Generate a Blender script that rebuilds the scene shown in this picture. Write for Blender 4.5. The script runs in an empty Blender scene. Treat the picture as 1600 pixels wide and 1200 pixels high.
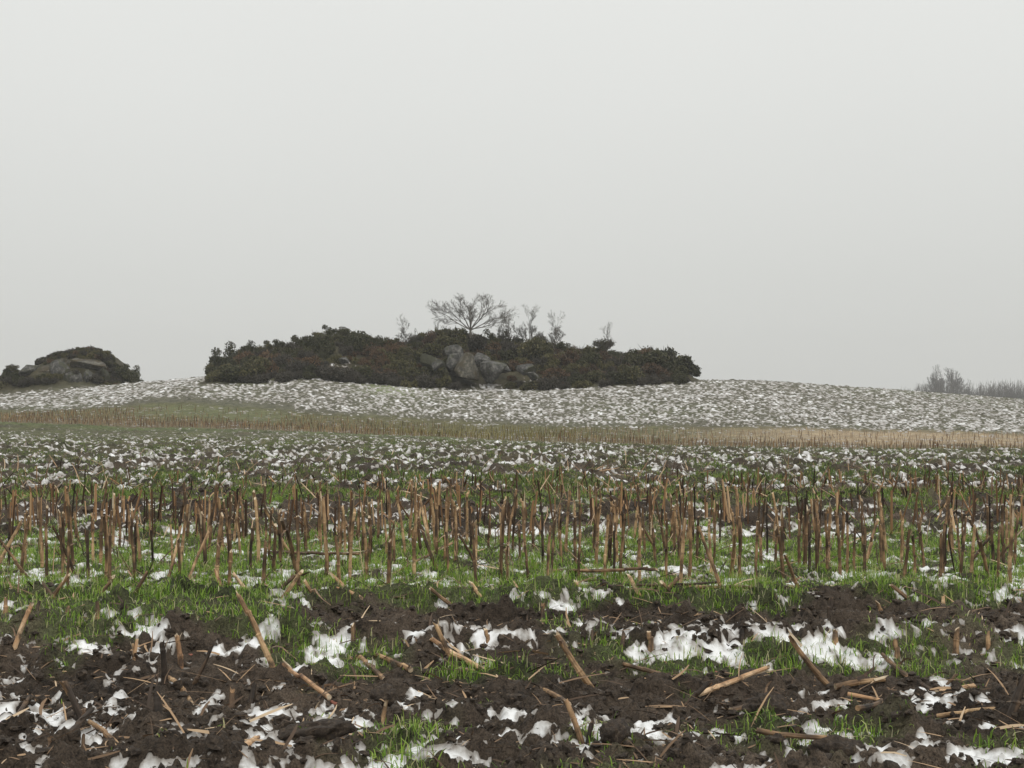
import bpy, math, random
import numpy as np
from mathutils import Vector, Matrix, noise as mnoise

random.seed(7)
RNG = np.random.default_rng(7)
scene = bpy.context.scene
COL = scene.collection

# ------------------------------------------------------------------ camera, sky, sun, exposure
CAMZ = 0.85          # eye above the soil at the camera's foot
cam_d = bpy.data.cameras.new("camera")
cam = bpy.data.objects.new("camera", cam_d)
COL.objects.link(cam)
cam.location = (0, 0, CAMZ)
cam.rotation_euler = (math.radians(90), 0, 0)
cam_d.sensor_width = 36.0
cam_d.lens = 45.0
cam_d.clip_start = 0.05
cam_d.clip_end = 5000
scene.camera = cam

SUN_ELEV, SUN_ROT = math.radians(48), math.radians(150)
world = bpy.data.worlds.new("World")
scene.world = world
world.use_nodes = True
wn, wl = world.node_tree.nodes, world.node_tree.links
wn.clear()
w_out = wn.new("ShaderNodeOutputWorld")
w_bg = wn.new("ShaderNodeBackground")
w_bg2 = wn.new("ShaderNodeBackground")
w_add = wn.new("ShaderNodeAddShader")
w_tc = wn.new("ShaderNodeTexCoord")
w_sep = wn.new("ShaderNodeSeparateXYZ")
w_rmp = wn.new("ShaderNodeValToRGB")
w_sky = wn.new("ShaderNodeTexSky")
w_sky.sky_type = 'NISHITA'
w_sky.sun_disc = False
w_sky.sun_elevation = SUN_ELEV
w_sky.sun_rotation = SUN_ROT
w_hsv = wn.new("ShaderNodeHueSaturation")
w_hsv.inputs['Saturation'].default_value = 0.12
w_noise = wn.new("ShaderNodeTexNoise")
w_noise.inputs['Scale'].default_value = 1.6
w_noise.inputs['Detail'].default_value = 3
w_mr = wn.new("ShaderNodeMapRange")
w_mr.inputs['To Min'].default_value = 0.95
w_mr.inputs['To Max'].default_value = 1.04
w_mul = wn.new("ShaderNodeMixRGB")
w_mul.blend_type = 'MULTIPLY'
w_mul.inputs['Fac'].default_value = 1.0
cr = w_rmp.color_ramp
cr.elements[0].position = 0.0
cr.elements[0].color = (0.605, 0.610, 0.588, 1)
cr.elements[1].position = 1.0
cr.elements[1].color = (1.36, 1.36, 1.33, 1)
e = cr.elements.new(0.08); e.color = (0.632, 0.640, 0.616, 1)
e = cr.elements.new(0.22); e.color = (0.725, 0.735, 0.712, 1)
e = cr.elements.new(0.32); e.color = (0.775, 0.785, 0.762, 1)
w_bg2.inputs['Strength'].default_value = 0.008
w_bg.inputs['Strength'].default_value = 1.0
wl.new(w_tc.outputs['Generated'], w_sep.inputs[0])
wl.new(w_tc.outputs['Generated'], w_noise.inputs['Vector'])
wl.new(w_noise.outputs['Fac'], w_mr.inputs['Value'])
wl.new(w_sep.outputs['Z'], w_rmp.inputs['Fac'])
wl.new(w_rmp.outputs['Color'], w_mul.inputs[1])
wl.new(w_mr.outputs['Result'], w_mul.inputs[2])
wl.new(w_mul.outputs['Color'], w_bg.inputs['Color'])
wl.new(w_sky.outputs['Color'], w_hsv.inputs['Color'])
wl.new(w_hsv.outputs['Color'], w_bg2.inputs['Color'])
wl.new(w_bg.outputs[0], w_add.inputs[0])
wl.new(w_bg2.outputs[0], w_add.inputs[1])
wl.new(w_add.outputs[0], w_out.inputs['Surface'])

sun_d = bpy.data.lights.new("sun", 'SUN')
sun_d.energy = 0.9
sun_d.angle = math.radians(40)
sun_d.color = (1.0, 0.97, 0.92)
sun = bpy.data.objects.new("sun", sun_d)
COL.objects.link(sun)
sun.location = (0, 0, 60)
sd = Vector((math.sin(SUN_ROT) * math.cos(SUN_ELEV), math.cos(SUN_ROT) * math.cos(SUN_ELEV), math.sin(SUN_ELEV)))
sun.rotation_euler = sd.to_track_quat('Z', 'Y').to_euler()

scene.view_settings.view_transform = 'Standard'
scene.view_settings.look = 'None'
scene.view_settings.gamma = 1.0
scene.view_settings.exposure = 0.0
scene.view_settings.use_curve_mapping = False
scene.render.resolution_x, scene.render.resolution_y = 1024, 768
scene.cycles.use_denoising = True
scene.cycles.max_bounces = 5
scene.cycles.diffuse_bounces = 3
scene.cycles.glossy_bounces = 2
scene.cycles.volume_bounces = 0
scene.cycles.transparent_max_bounces = 6

# ------------------------------------------------------------------ helpers
def set_tag(o, label=None, cat=None, group=None, kind=None):
    if label: o['label'] = label
    if cat: o['category'] = cat
    if group: o['group'] = group
    if kind: o['kind'] = kind
    return o

def mesh_np(name, verts, quads=None, tris=None, mats=(), smooth=False, mat_idx=None, attrs=None, parent=None):
    me = bpy.data.meshes.new(name)
    verts = np.asarray(verts, np.float32)
    me.vertices.add(len(verts))
    me.vertices.foreach_set('co', verts.ravel())
    loops, starts = [], []
    n0 = 0
    if quads is not None and len(quads):
        q = np.asarray(quads, np.int32)
        loops.append(q.ravel()); starts.append(np.arange(len(q), dtype=np.int32) * 4); n0 = len(q) * 4
    if tris is not None and len(tris):
        t = np.asarray(tris, np.int32)
        loops.append(t.ravel()); starts.append(n0 + np.arange(len(t), dtype=np.int32) * 3)
    loops = np.concatenate(loops); starts = np.concatenate(starts)
    me.loops.add(len(loops))
    me.loops.foreach_set('vertex_index', loops)
    me.polygons.add(len(starts))
    me.polygons.foreach_set('loop_start', starts)
    if mat_idx is not None:
        me.polygons.foreach_set('material_index', np.asarray(mat_idx, np.int32))
    me.polygons.foreach_set('use_smooth', np.full(len(starts), bool(smooth)))
    for m in mats: me.materials.append(m)
    if attrs:
        for an, av in attrs.items():
            if av.ndim == 1:
                a = me.attributes.new(an, 'FLOAT', 'POINT'); a.data.foreach_set('value', av.astype(np.float32))
            else:
                a = me.attributes.new(an, 'FLOAT_COLOR', 'POINT')
                c4 = np.ones((len(av), 4), np.float32); c4[:, :3] = av
                a.data.foreach_set('color', c4.ravel())
    me.update(calc_edges=True)
    o = bpy.data.objects.new(name, me)
    COL.objects.link(o)
    if parent: o.parent = parent
    return o

class MB:
    """collects tubes / patches into one mesh"""
    def __init__(self):
        self.v, self.q, self.t, self.qm, self.tm = [], [], [], [], []
    def tube(self, pts, rads, sides=6, mat=0, cap=True, capmat=None, twist=0.0):
        b = len(self.v)
        pts = [Vector(p) for p in pts]
        n = len(pts)
        for i, p in enumerate(pts):
            d = (pts[min(i + 1, n - 1)] - pts[max(i - 1, 0)]).normalized()
            up = Vector((0, 1, 0)) if abs(d.y) < 0.9 else Vector((1, 0, 0))
            a = d.cross(up).normalized(); c = d.cross(a)
            for k in range(sides):
                an = 2 * math.pi * k / sides + twist * i
                self.v.append(p + (a * math.cos(an) + c * math.sin(an)) * rads[i])
        for i in range(n - 1):
            for k in range(sides):
                k2 = (k + 1) % sides
                self.q.append((b + i * sides + k, b + i * sides + k2, b + (i + 1) * sides + k2, b + (i + 1) * sides + k)); self.qm.append(mat)
        if cap:
            cm = mat if capmat is None else capmat
            for i, rev in ((0, True), (n - 1, False)):
                ce = len(self.v); self.v.append(pts[i].copy())
                for k in range(sides):
                    k2 = (k + 1) % sides
                    f = (b + i * sides + k, b + i * sides + k2, ce)
                    self.t.append(f[::-1] if rev else f); self.tm.append(cm)
    def strip(self, pts, widths, side, mat=0):
        b = len(self.v); side = Vector(side).normalized()
        for p, w in zip(pts, widths):
            self.v.append(Vector(p) - side * w / 2); self.v.append(Vector(p) + side * w / 2)
        for i in range(len(pts) - 1):
            self.q.append((b + 2 * i, b + 2 * i + 1, b + 2 * i + 3, b + 2 * i + 2)); self.qm.append(mat)
    def build(self, name, mats, smooth=False, parent=None):
        return mesh_np(name, [tuple(v) for v in self.v], self.q, self.t, mats, smooth, self.qm + self.tm, parent=parent)

# gradient noise, vectorised
_P = np.random.default_rng(99).permutation(512).astype(np.int64)
_P = np.concatenate([_P, _P, _P])
_A = np.random.default_rng(98).uniform(0, 2 * np.pi, 512)
_GX, _GY = np.cos(_A).astype(np.float32), np.sin(_A).astype(np.float32)
def pn(x, y, seed=0):
    x = np.asarray(x, np.float64) + seed * 17.31; y = np.asarray(y, np.float64) + seed * 9.73
    xi = np.floor(x); yi = np.floor(y)
    fx = (x - xi).astype(np.float32); fy = (y - yi).astype(np.float32)
    xi = xi.astype(np.int64) & 511; yi = yi.astype(np.int64) & 511
    def g(ix, iy, dx, dy):
        h = _P[_P[ix & 511] + (iy & 511)]
        return _GX[h] * dx + _GY[h] * dy
    u = fx * fx * fx * (fx * (fx * 6 - 15) + 10); v = fy * fy * fy * (fy * (fy * 6 - 15) + 10)
    a = g(xi, yi, fx, fy); b = g(xi + 1, yi, fx - 1, fy)
    c = g(xi, yi + 1, fx, fy - 1); d = g(xi + 1, yi + 1, fx - 1, fy - 1)
    return ((a + u * (b - a)) * (1 - v) + (c + u * (d - c)) * v) * 1.5
def fbm(x, y, seed=0, octv=3):
    s = 0; a = 1.0; f = 1.0; t = 0
    for i in range(octv):
        s = s + a * pn(x * f, y * f, seed + i * 3); t += a; a *= 0.5; f *= 2.03
    return s / t
def sstep(a, b, x):
    t = np.clip((x - a) / (b - a), 0, 1); return t * t * (3 - 2 * t)
def probit(p):
    tp = np.array([0.001, .02, .05, .1, .2, .3, .4, .5, .6, .7, .8, .9, .95, .98, .999])
    tv = np.array([-4, -2.05, -1.64, -1.28, -.84, -.52, -.25, 0, .25, .52, .84, 1.28, 1.64, 2.05, 4])
    return np.interp(p, tp, tv)

# ------------------------------------------------------------------ lie of the land
def z_of(y, D): return CAMZ - (y - 600.0) / 2000.0 * D
def polar(X, Y):
    r = np.hypot(X, Y); th = np.clip(np.arctan2(X, np.maximum(Y, -1e9)), -0.62, 0.62)
    return r * np.cos(th), np.tan(th)
PXN = [0, 400, 800, 1200, 1600]
KX, KH, LX, LH = [-100, 100], [0, 0], [-200, 100], [0, 0]
def macro(X, Y):
    D, t = polar(X, Y)
    px = 800 + 2000 * t
    zero = np.zeros_like(D)
    D1 = zero + 30.0
    z1 = -0.0225 * 30 - 0.12 * sstep(600, 1500, px)
    D2 = np.interp(px, PXN, [88, 76, 66, 57, 52]); z2 = z_of(np.interp(px, PXN, [662, 673, 692, 704, 708]), D2)
    D3 = np.interp(px, PXN, [104, 96, 86, 76, 70])
    z3 = z_of(np.interp(px, [-200, 0, 150, 300, 430, 600, 750, 1000, 1250, 1600, 1800], [648, 646, 641, 636, 646, 658, 667, 672, 674, 681, 684]), D3)
    D4 = np.interp(px, [0, 400, 700, 900, 1200, 1600], [128, 121, 113, 113, 126, 142])
    y4 = np.interp(px, [-250, 0, 100, 200, 320, 480, 560, 640, 700, 850, 960, 1100, 1180, 1250, 1400, 1500, 1600, 1850],
                   [630, 616, 610, 601, 592, 588, 596, 608, 613, 614, 606, 596, 597, 602, 612, 620, 627, 640])
    z4 = z_of(y4, D4)
    D5 = D4 * 1.12; z5 = z4 - .5 + .75 * (sstep(250, 400, px) * (1 - sstep(1020, 1120, px)))
    D6 = D4 * 1.5; z6 = z4 - 2.6
    D7 = zero + 420; z7 = zero - 8.0
    D8 = zero + 760; z8 = zero - 16.0
    Ds = [zero - 40, zero, zero + 12, D1, D2, D3, D4, D5, D6, D7, D8]
    Zs = [zero + 0.9, zero, zero - .27, z1 + zero, z2, z3, z4, z5, z6, z7, z8]
    n = len(Ds)
    sl = [(Zs[i + 1] - Zs[i]) / (Ds[i + 1] - Ds[i]) for i in range(n - 1)]
    m = [sl[0]]
    for i in range(1, n - 1):
        h0 = Ds[i] - Ds[i - 1]; h1 = Ds[i + 1] - Ds[i]
        m.append((sl[i - 1] * h1 + sl[i] * h0) / (h0 + h1))
    m.append(sl[-1])
    z = zero + Zs[-1]
    for i in range(n - 1):
        h = Ds[i + 1] - Ds[i]
        u = np.clip((D - Ds[i]) / h, 0, 1)
        zi = ((2 * u**3 - 3 * u**2 + 1) * Zs[i] + (u**3 - 2 * u**2 + u) * h * m[i] + (-2 * u**3 + 3 * u**2) * Zs[i + 1] + (u**3 - u**2) * h * m[i + 1])
        z = np.where((D >= Ds[i]) & (D <= Ds[i + 1]), zi, z)
    # the two rocky knolls
    wob = 1.5 * pn(X * .12, Y * .12, 5)
    prof = sstep(112.5, 123, Y + wob - 0.0 * X) * (1 - sstep(127, 143, Y))
    z = z + np.interp(X, KX, KH) * prof * (1 + .12 * pn(X * .35, Y * .35, 6))
    prof2 = sstep(121, 128, Y + wob) * (1 - sstep(132, 142, Y))
    z = z + np.interp(X, LX, LH) * prof2
    # wheel ruts and furrow close by
    Dw = D + 0.07 * pn(X * 1.3, X * 0 + 3.3, 8) + 0.03 * pn(X * 4.1, Y * 3, 9) - .03 * X
    Fc = np.interp(Dw, [2.5, 4.50, 4.74, 4.95, 5.3, 5.55, 5.70, 5.95, 6.3], [-.10, -.10, -.018, -.035, -.075, -.085, .012, .015, 0])
    Fl = np.interp(Dw, [2.5, 4.45, 4.78, 5.0, 6.3], [-.10, -.10, -.01, 0.01, 0])
    wl_ = sstep(-0.95, -0.75, X + .1 * pn(X * 3, Y * 3, 12))
    z = z + Fl * (1 - wl_) + Fc * wl_
    # shallow ruts further in
    z = z + np.interp(D, [8.0, 8.9, 9.6, 10.4, 11.2], [0, -.01, -.07, -.04, 0]) * (0.6 + .6 * pn(X * .4, Y * .4, 14))
    z = z + 0.03 * fbm(X * .6, Y * .6, 15, 2) * sstep(1, 4, D)
    z = z + 0.14 * fbm(X * .07, Y * .07, 16, 2) * sstep(12, 40, D)
    return z

def ridge(sil, D0, bush):
    """hill height along X that puts the tops of bushes of that height on a profile read off the photograph"""
    xs = [(u - 800) / 2000 * D0 for u, y in sil]
    b0 = macro(np.array(xs), np.full(len(xs), D0))
    return xs, [max(0.0, CAMZ + (600 - y) / 2000 * D0 - bush - float(b)) for (u, y), b in zip(sil, b0)]
_K = ridge([(318, 640), (334, 592), (350, 566), (380, 551), (420, 545), (460, 541), (482, 532), (500, 523), (530, 518), (555, 521), (575, 532), (600, 531), (640, 527), (665, 521), (700, 517), (735, 520),
            (760, 527), (800, 533), (850, 537), (900, 542), (950, 545), (1000, 548), (1040, 550), (1062, 560), (1078, 580), (1090, 610)], 124.0, 1.25)
_L = ridge([(-120, 600), (-40, 590), (0, 590), (25, 583), (45, 574), (62, 576), (76, 562), (88, 553), (105, 550), (125, 545), (145, 543), (158, 548), (170, 556), (179, 570), (186, 590), (196, 640)], 129.0, .45)
KX, KH = _K; LX, LH = _L

def regions(X, Y):
    """0..1 masks shared by ground colour, snow cover and grass"""
    D, t = polar(X, Y)
    px = 800 + 2000 * t
    Df = np.interp(px, PXN, [88, 76, 66, 57, 52]) + 2.0 * pn(X * .2, Y * .05, 21)
    Db = np.interp(px, PXN, [104, 96, 86, 76, 70]) + 2.0 * pn(X * .15, Y * .05, 22)
    strip = sstep(-2.5, .5, D - Df) * (1 - sstep(-1, 3, D - Db))
    wob = 1.5 * pn(X * .12, Y * .12, 5)
    kn = (np.interp(X, KX, KH) > .25) * sstep(113.2, 115.2, Y + wob) + (np.interp(X, LX, LH) > .35) * sstep(121.5, 123.5, Y + wob)
    return D, px, Df, Db, strip, np.clip(kn, 0, 1)

def py_near(D): return 645 + 1700 / np.maximum(D, .5)

def grass_density(X, Y):
    D, px, Df, Db, strip, kn = regions(X, Y)
    py = py_near(D) + 9 * pn(X * 1.1, Y * 1.1, 31) + 5 * pn(X * 3.3, Y * 3.3, 32)
    gc = np.interp(py, [652, 700, 742, 752, 768, 778, 790, 806, 824, 846, 858, 930, 944, 950, 985, 1004, 1012, 1030, 1042, 1075, 1095, 1200, 1400],
                       [.36, .36, .32, .5, .5, .4, .7, .25, .15, .55, .95, .95, .85, .04, .10, .45, .8, .7, .06, .04, .27, .30, .22])
    gl = np.interp(py, [840, 860, 930, 975, 1000, 1010, 1060, 1090, 1200, 1400], [.5, .95, .95, .9, .85, .02, .02, .10, .10, .1])
    w = sstep(-0.95, -0.75, X + .1 * pn(X * 3, Y * 3, 12))
    g = np.where(D < 9, gl * (1 - w) + gc * w, gc)
    g = np.where((D < 4.4), g * np.interp(px, [0, 450, 600, 1300, 1600], [.35, .5, 1.25, 1.2, .9]), g)
    g = np.where((D > 4.4) & (D < 4.95), g * np.interp(px, [430, 600, 900, 1000, 1330, 1400, 1480, 1600], [1, .9, .55, 1.1, 1.1, .5, .6, 1]), g)
    clump = fbm(X * np.where(D < 12, 2.4, .9), Y * np.where(D < 12, 2.4, .9), 33, 2)
    # threshold noise so that low density means few distinct tufts, high density means a sward with gaps
    fine = pn(X * 6.5, Y * 3.2, 34) * (D < 14)
    val = np.clip((g - 0.5) * 1.7 + 0.42 + clump * 1.6 + .55 * fine, 0, 1)
    dens = val * np.where(g < .3, sstep(.12, .45, val), 1)
    return np.where((strip > .4) | (kn > .3) | (D > 100), 0, dens)

def soil_detail(X, Y):
    """returns (large lumps, small clods)"""
    D, px, Df, Db, strip, kn = regions(X, Y)
    big = np.zeros_like(D, dtype=np.float32); small = np.zeros_like(big)
    wx = X + .06 * pn(X * 3, Y * 3, 41); wy = Y + .06 * pn(X * 3, Y * 3, 42)
    m = D < 16
    if m.any():
        x, y, d = wx[m], wy[m], D[m]
        py = py_near(d)
        rough = np.interp(py, [790, 830, 850, 935, 946, 1000, 1010, 1200], [1.1, 1.1, .55, .5, .95, .95, .7, 1.0])
        b = .055 * np.abs(pn(x * 2.2, y * 3.6, 43)) + .06 * np.abs(pn(x * 5.6, y * 8.0, 44))
        s = .050 * np.abs(pn(x * 15, y * 15, 45)) + .026 * np.abs(pn(x * 34, y * 34, 46)) + .014 * np.abs(pn(x * 75, y * 75, 47)) * (d < 8)
        lump = np.clip(pn(x * 5.1, y * 5.1, 48) - .22, 0, 1)
        b = b + .11 * lump
        f = 1 - sstep(11, 16, d)
        big[m] += b * rough * f; small[m] += s * rough * f
    m = (D > 11) & (D < 300)
    if m.any():
        x, y, d = wx[m], wy[m], D[m]
        f = sstep(11, 16, d)
        hill = sstep(55, 85, d)
        b = .10 * np.abs(pn(x * 1.7, y * 1.7, 51)) + .10 * np.clip(pn(x * 2.9, y * 2.9, 52) - .15, 0, 1)
        s = .10 * np.abs(pn(x * 4.5, y * 4.5, 53)) + .055 * np.abs(pn(x * 9.5, y * 9.5, 54))
        s = s + hill * (.14 * np.abs(pn(x * 3.0, y * 1.8, 55)) + .08 * np.abs(pn(x * 6.5, y * 4.5, 56)))
        quiet = 1 - .75 * strip[m]
        big[m] += b * f * quiet; small[m] += s * f * quiet
    return big, small

def snow_cover(X, Y):
    D, px, Df, Db, strip, kn = regions(X, Y)
    py = py_near(D) + 8 * pn(X * .9, Y * .9, 61)
    c = np.interp(py, [652, 664, 690, 720, 742, 760, 776, 792, 806, 818, 836, 848, 870, 920, 940, 950, 962, 975, 998, 1010, 1024, 1034, 1068, 1082, 1110, 1150, 1200, 1400],
                      [.30, .33, .35, .37, .35, .27, .26, .22, .46, .56, .44, .20, .15, .16, .06, .03, .14, .38, .46, .34, .16, .03, .03, .38, .47, .52, .54, .5])
    c = np.where(D > 20, c + np.interp(px, [0, 500, 1600], [-.04, 0, .0]), c)
    left = 1 - sstep(-0.95, -0.75, X)
    c = np.where((D < 8), c * (1 - left) + left * np.interp(py, [840, 870, 985, 1000, 1012, 1022, 1060, 1080, 1200, 1400], [.3, .16, .14, .24, .26, .04, .04, .46, .52, .55]), c)
    c = np.where((D < 4.5), c * np.interp(px, [0, 500, 900, 1250, 1400, 1600], [1.05, 1.15, .85, .8, .8, .55]), c)
    hill = sstep(-1.5, 2.5, D - Db)
    ch = .55 + .10 * fbm(X * .05, Y * .05, 62, 2)
    ch = ch - .08 * sstep(100, 125, D) * sstep(1050, 1300, px)
    ch = ch - .45 * (1 - sstep(0, 6, D - Db))
    ch = np.where((px < 460) & (px > 200), ch - .45 * (1 - sstep(2, 9, D - Db)), ch)
    c = c * (1 - hill) + ch * hill
    c = np.where(strip > .35, .05 + .12 * (pn(X * .5, Y * .5, 176) > .25), c)
    low = fbm(X * np.where(D < 12, 2.2, .5), Y * np.where(D < 12, 2.2, .5), 63, 3)
    loc = c + low * np.where(D < 12, .40, .22)
    # little snow patches left on the knoll's ledges
    ledge = ((np.abs(X + 15.4) < 1.2) & (np.abs(Y - 117.4) < .5)) | ((np.abs(X + 2.3) < 1.5) & (np.abs(Y - 113.6) < 1.6)) | ((np.abs(X - 1.9) < 1.0) & (np.abs(Y - 116) < 1.0))
    loc = np.where(kn > .3, np.where(ledge, .45 + .5 * low, -.5), loc)
    loc = np.where((D > 150), np.where(c > .3, .55, 0), loc)
    return np.clip(loc, .002, .97)

def soil_z(X, Y):
    X = np.atleast_1d(np.asarray(X, float)); Y = np.atleast_1d(np.asarray(Y, float))
    b, s = soil_detail(X, Y)
    return macro(X, Y) + b + s

def gz(x, y): return float(soil_z(x, y)[0])

_DM = np.concatenate([np.arange(2.2, 20, .01), np.geomspace(20, 260, 1400)])
def pix(px, py, dmin=2.2, dmax=260):
    """ground point seen at a pixel of the photograph (used once, to read positions off it)"""
    D = _DM[(_DM >= dmin) & (_DM <= dmax)]
    X = (px - 800) / 2000 * D
    zr = CAMZ - (py - 600) / 2000 * D
    zg = macro(X, D) + .03 * (D < 16)
    hit = np.nonzero(zg >= zr)[0]
    i = hit[0] if len(hit) else len(D) - 1
    return float(X[i]), float(D[i])
def at(px, py, D): return Vector(((px - 800) / 2000 * D, D, CAMZ - (py - 600) / 2000 * D))

# ------------------------------------------------------------------ materials
def new_mat(name):
    m = bpy.data.materials.new(name); m.use_nodes = True
    nt = m.node_tree; b = nt.nodes['Principled BSDF']
    return m, nt, b
def N(nt, typ, **kw):
    n = nt.nodes.new(typ)
    for k, v in kw.items():
        if k in n.inputs.keys(): n.inputs[k].default_value = v
        else: setattr(n, k, v)
    return n
def ramp(nt, fac, stops):
    r = nt.nodes.new("ShaderNodeValToRGB"); c = r.color_ramp
    c.elements[0].position, c.elements[0].color = stops[0][0], (*stops[0][1], 1)
    c.elements[1].position, c.elements[1].color = stops[-1][0], (*stops[-1][1], 1)
    for p, co in stops[1:-1]:
        el = c.elements.new(p); el.color = (*co, 1)
    nt.links.new(fac, r.inputs['Fac']); return r.outputs['Color']

# soil: albedo of each kind of ground is a vertex colour, broken up by noise
m_soil, nt, b = new_mat("soil")
at_ = N(nt, "ShaderNodeAttribute", attribute_name="ground_colour")
tc = N(nt, "ShaderNodeTexCoord")
n1 = N(nt, "ShaderNodeTexNoise", Scale=22.0, Detail=7.0, Roughness=.68)
n2 = N(nt, "ShaderNodeTexNoise", Scale=170.0, Detail=4.0, Roughness=.7)
n3 = N(nt, "ShaderNodeTexNoise", Scale=1.3, Detail=4.0)
for n_ in (n1, n2, n3): nt.links.new(tc.outputs['Object'], n_.inputs['Vector'])
v1 = ramp(nt, n1.outputs['Fac'], [(.34, (.24, .23, .22)), (.5, (.85, .83, .81)), (.64, (1.0, 1.0, 1.0))])
mr = N(nt, "ShaderNodeMapRange"); nt.links.new(n2.outputs['Fac'], mr.inputs['Value'])
mr.inputs['From Min'].default_value = .3; mr.inputs['From Max'].default_value = .75
mr.inputs['To Min'].default_value = .3; mr.inputs['To Max'].default_value = 2.8
mr3 = N(nt, "ShaderNodeMapRange"); nt.links.new(n3.outputs['Fac'], mr3.inputs['Value'])
mr3.inputs['From Min'].default_value = .3; mr3.inputs['From Max'].default_value = .7
mr3.inputs['To Min'].default_value = .65; mr3.inputs['To Max'].default_value = 1.35
mx = N(nt, "ShaderNodeMixRGB", blend_type='MULTIPLY', Fac=1.0)
nt.links.new(at_.outputs['Color'], mx.inputs[1]); nt.links.new(v1, mx.inputs[2])
vm = N(nt, "ShaderNodeVectorMath", operation='SCALE'); nt.links.new(mx.outputs[0], vm.inputs[0]); nt.links.new(mr.outputs['Result'], vm.inputs['Scale'])
vm2 = N(nt, "ShaderNodeVectorMath", operation='SCALE'); nt.links.new(vm.outputs[0], vm2.inputs[0]); nt.links.new(mr3.outputs['Result'], vm2.inputs['Scale'])
nt.links.new(vm2.outputs[0], b.inputs['Base Color'])
b.inputs['Roughness'].default_value = .75
b.inputs['Specular IOR Level'].default_value = .18
vor = N(nt, "ShaderNodeTexVoronoi", Scale=60.0); nt.links.new(tc.outputs['Object'], vor.inputs['Vector'])
bp1 = N(nt, "ShaderNodeBump", Strength=.9, Distance=.012); nt.links.new(n1.outputs['Fac'], bp1.inputs['Height'])
bp2 = N(nt, "ShaderNodeBump", Strength=.6, Distance=.006); nt.links.new(vor.outputs['Distance'], bp2.inputs['Height']); nt.links.new(bp1.outputs[0], bp2.inputs['Normal'])
bp3 = N(nt, "ShaderNodeBump", Strength=.5, Distance=.004); nt.links.new(n2.outputs['Fac'], bp3.inputs['Height']); nt.links.new(bp2.outputs[0], bp3.inputs['Normal'])
nt.links.new(bp3.outputs[0], b.inputs['Normal'])

# snow: thin edges are grey slush
m_snow, nt, b = new_mat("snow")
at_ = N(nt, "ShaderNodeAttribute", attribute_name="depth")
tc = N(nt, "ShaderNodeTexCoord")
n1 = N(nt, "ShaderNodeTexNoise", Scale=45.0, Detail=6.0, Roughness=.65)
n2 = N(nt, "ShaderNodeTexNoise", Scale=6.0, Detail=3.0)
for n_ in (n1, n2): nt.links.new(tc.outputs['Object'], n_.inputs['Vector'])
ma = N(nt, "ShaderNodeMath", operation='MULTIPLY_ADD'); nt.links.new(n1.outputs['Fac'], ma.inputs[0]); ma.inputs[1].default_value = .012
nt.links.new(at_.outputs['Fac'], ma.inputs[2])
sub = N(nt, "ShaderNodeMath", operation='SUBTRACT'); nt.links.new(ma.outputs[0], sub.inputs[0]); sub.inputs[1].default_value = .006
mrs = N(nt, "ShaderNodeMapRange"); nt.links.new(sub.outputs[0], mrs.inputs['Value'])
mrs.inputs['From Min'].default_value = -.002; mrs.inputs['From Max'].default_value = .0175
cs = ramp(nt, mrs.outputs['Result'], [(0, (.13, .11, .09)), (.30, (.36, .34, .315)), (.72, (.72, .725, .72)), (1, (.82, .825, .825))])
nt.links.new(cs, b.inputs['Base Color'])
b.inputs['Roughness'].default_value = .65
b.inputs['Specular IOR Level'].default_value = .2
bp = N(nt, "ShaderNodeBump", Strength=.55, Distance=.01); nt.links.new(n1.outputs['Fac'], bp.inputs['Height']); nt.links.new(bp.outputs[0], b.inputs['Normal'])

def island_mat(name, stops, rough=.6, spec=.3, noise_scale=None, trans=0.0):
    m, nt, b = new_mat(name)
    g = N(nt, "ShaderNodeNewGeometry")
    c = ramp(nt, g.outputs['Random Per Island'], stops)
    nt.links.new(c, b.inputs['Base Color'])
    b.inputs['Roughness'].default_value = rough; b.inputs['Specular IOR Level'].default_value = spec
    if trans:
        tr = N(nt, "ShaderNodeBsdfTranslucent"); nt.links.new(c, tr.inputs['Color'])
        mxs = N(nt, "ShaderNodeMixShader", Fac=trans); out = nt.nodes['Material Output']
        nt.links.new(b.outputs[0], mxs.inputs[1]); nt.links.new(tr.outputs[0], mxs.inputs[2]); nt.links.new(mxs.outputs[0], out.inputs['Surface'])
    return m
m_grass = island_mat("grass_blade", [(0, (.06, .115, .016)), (.3, (.145, .265, .030)), (.62, (.25, .39, .05)), (.82, (.31, .40, .09)), (.88, (.42, .40, .19)), (1, (.55, .50, .34))], .5, .3, trans=.3)
m_grassmid = island_mat("grass_tuft", [(0, (.05, .085, .02)), (.5, (.13, .195, .045)), (.85, (.23, .28, .08)), (1, (.36, .31, .16))], .6, .2, trans=.25)
m_litter = island_mat("straw", [(0, (.03, .022, .017)), (.35, (.10, .065, .042)), (.65, (.23, .15, .09)), (.9, (.40, .27, .16)), (1, (.52, .40, .27))], .75, .2)
m_far_l = island_mat("far_stubble", [(0, (.05, .03, .02)), (.4, (.15, .085, .05)), (.75, (.27, .17, .085)), (1, (.40, .30, .17))], .8, .1)
m_far_c = island_mat("far_stubble_olive", [(0, (.06, .045, .02)), (.4, (.14, .115, .045)), (.75, (.24, .21, .08)), (1, (.34, .29, .13))], .8, .1)
m_far_r = island_mat("far_stubble_straw", [(0, (.14, .095, .06)), (.4, (.30, .22, .14)), (.75, (.46, .36, .25)), (1, (.60, .50, .37))], .8, .1)
m_midstub = island_mat("mid_stubble", [(0, (.018, .012, .008)), (.35, (.075, .042, .024)), (.65, (.19, .105, .052)), (.87, (.36, .21, .105)), (1, (.52, .36, .21))], .7, .2)

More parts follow.
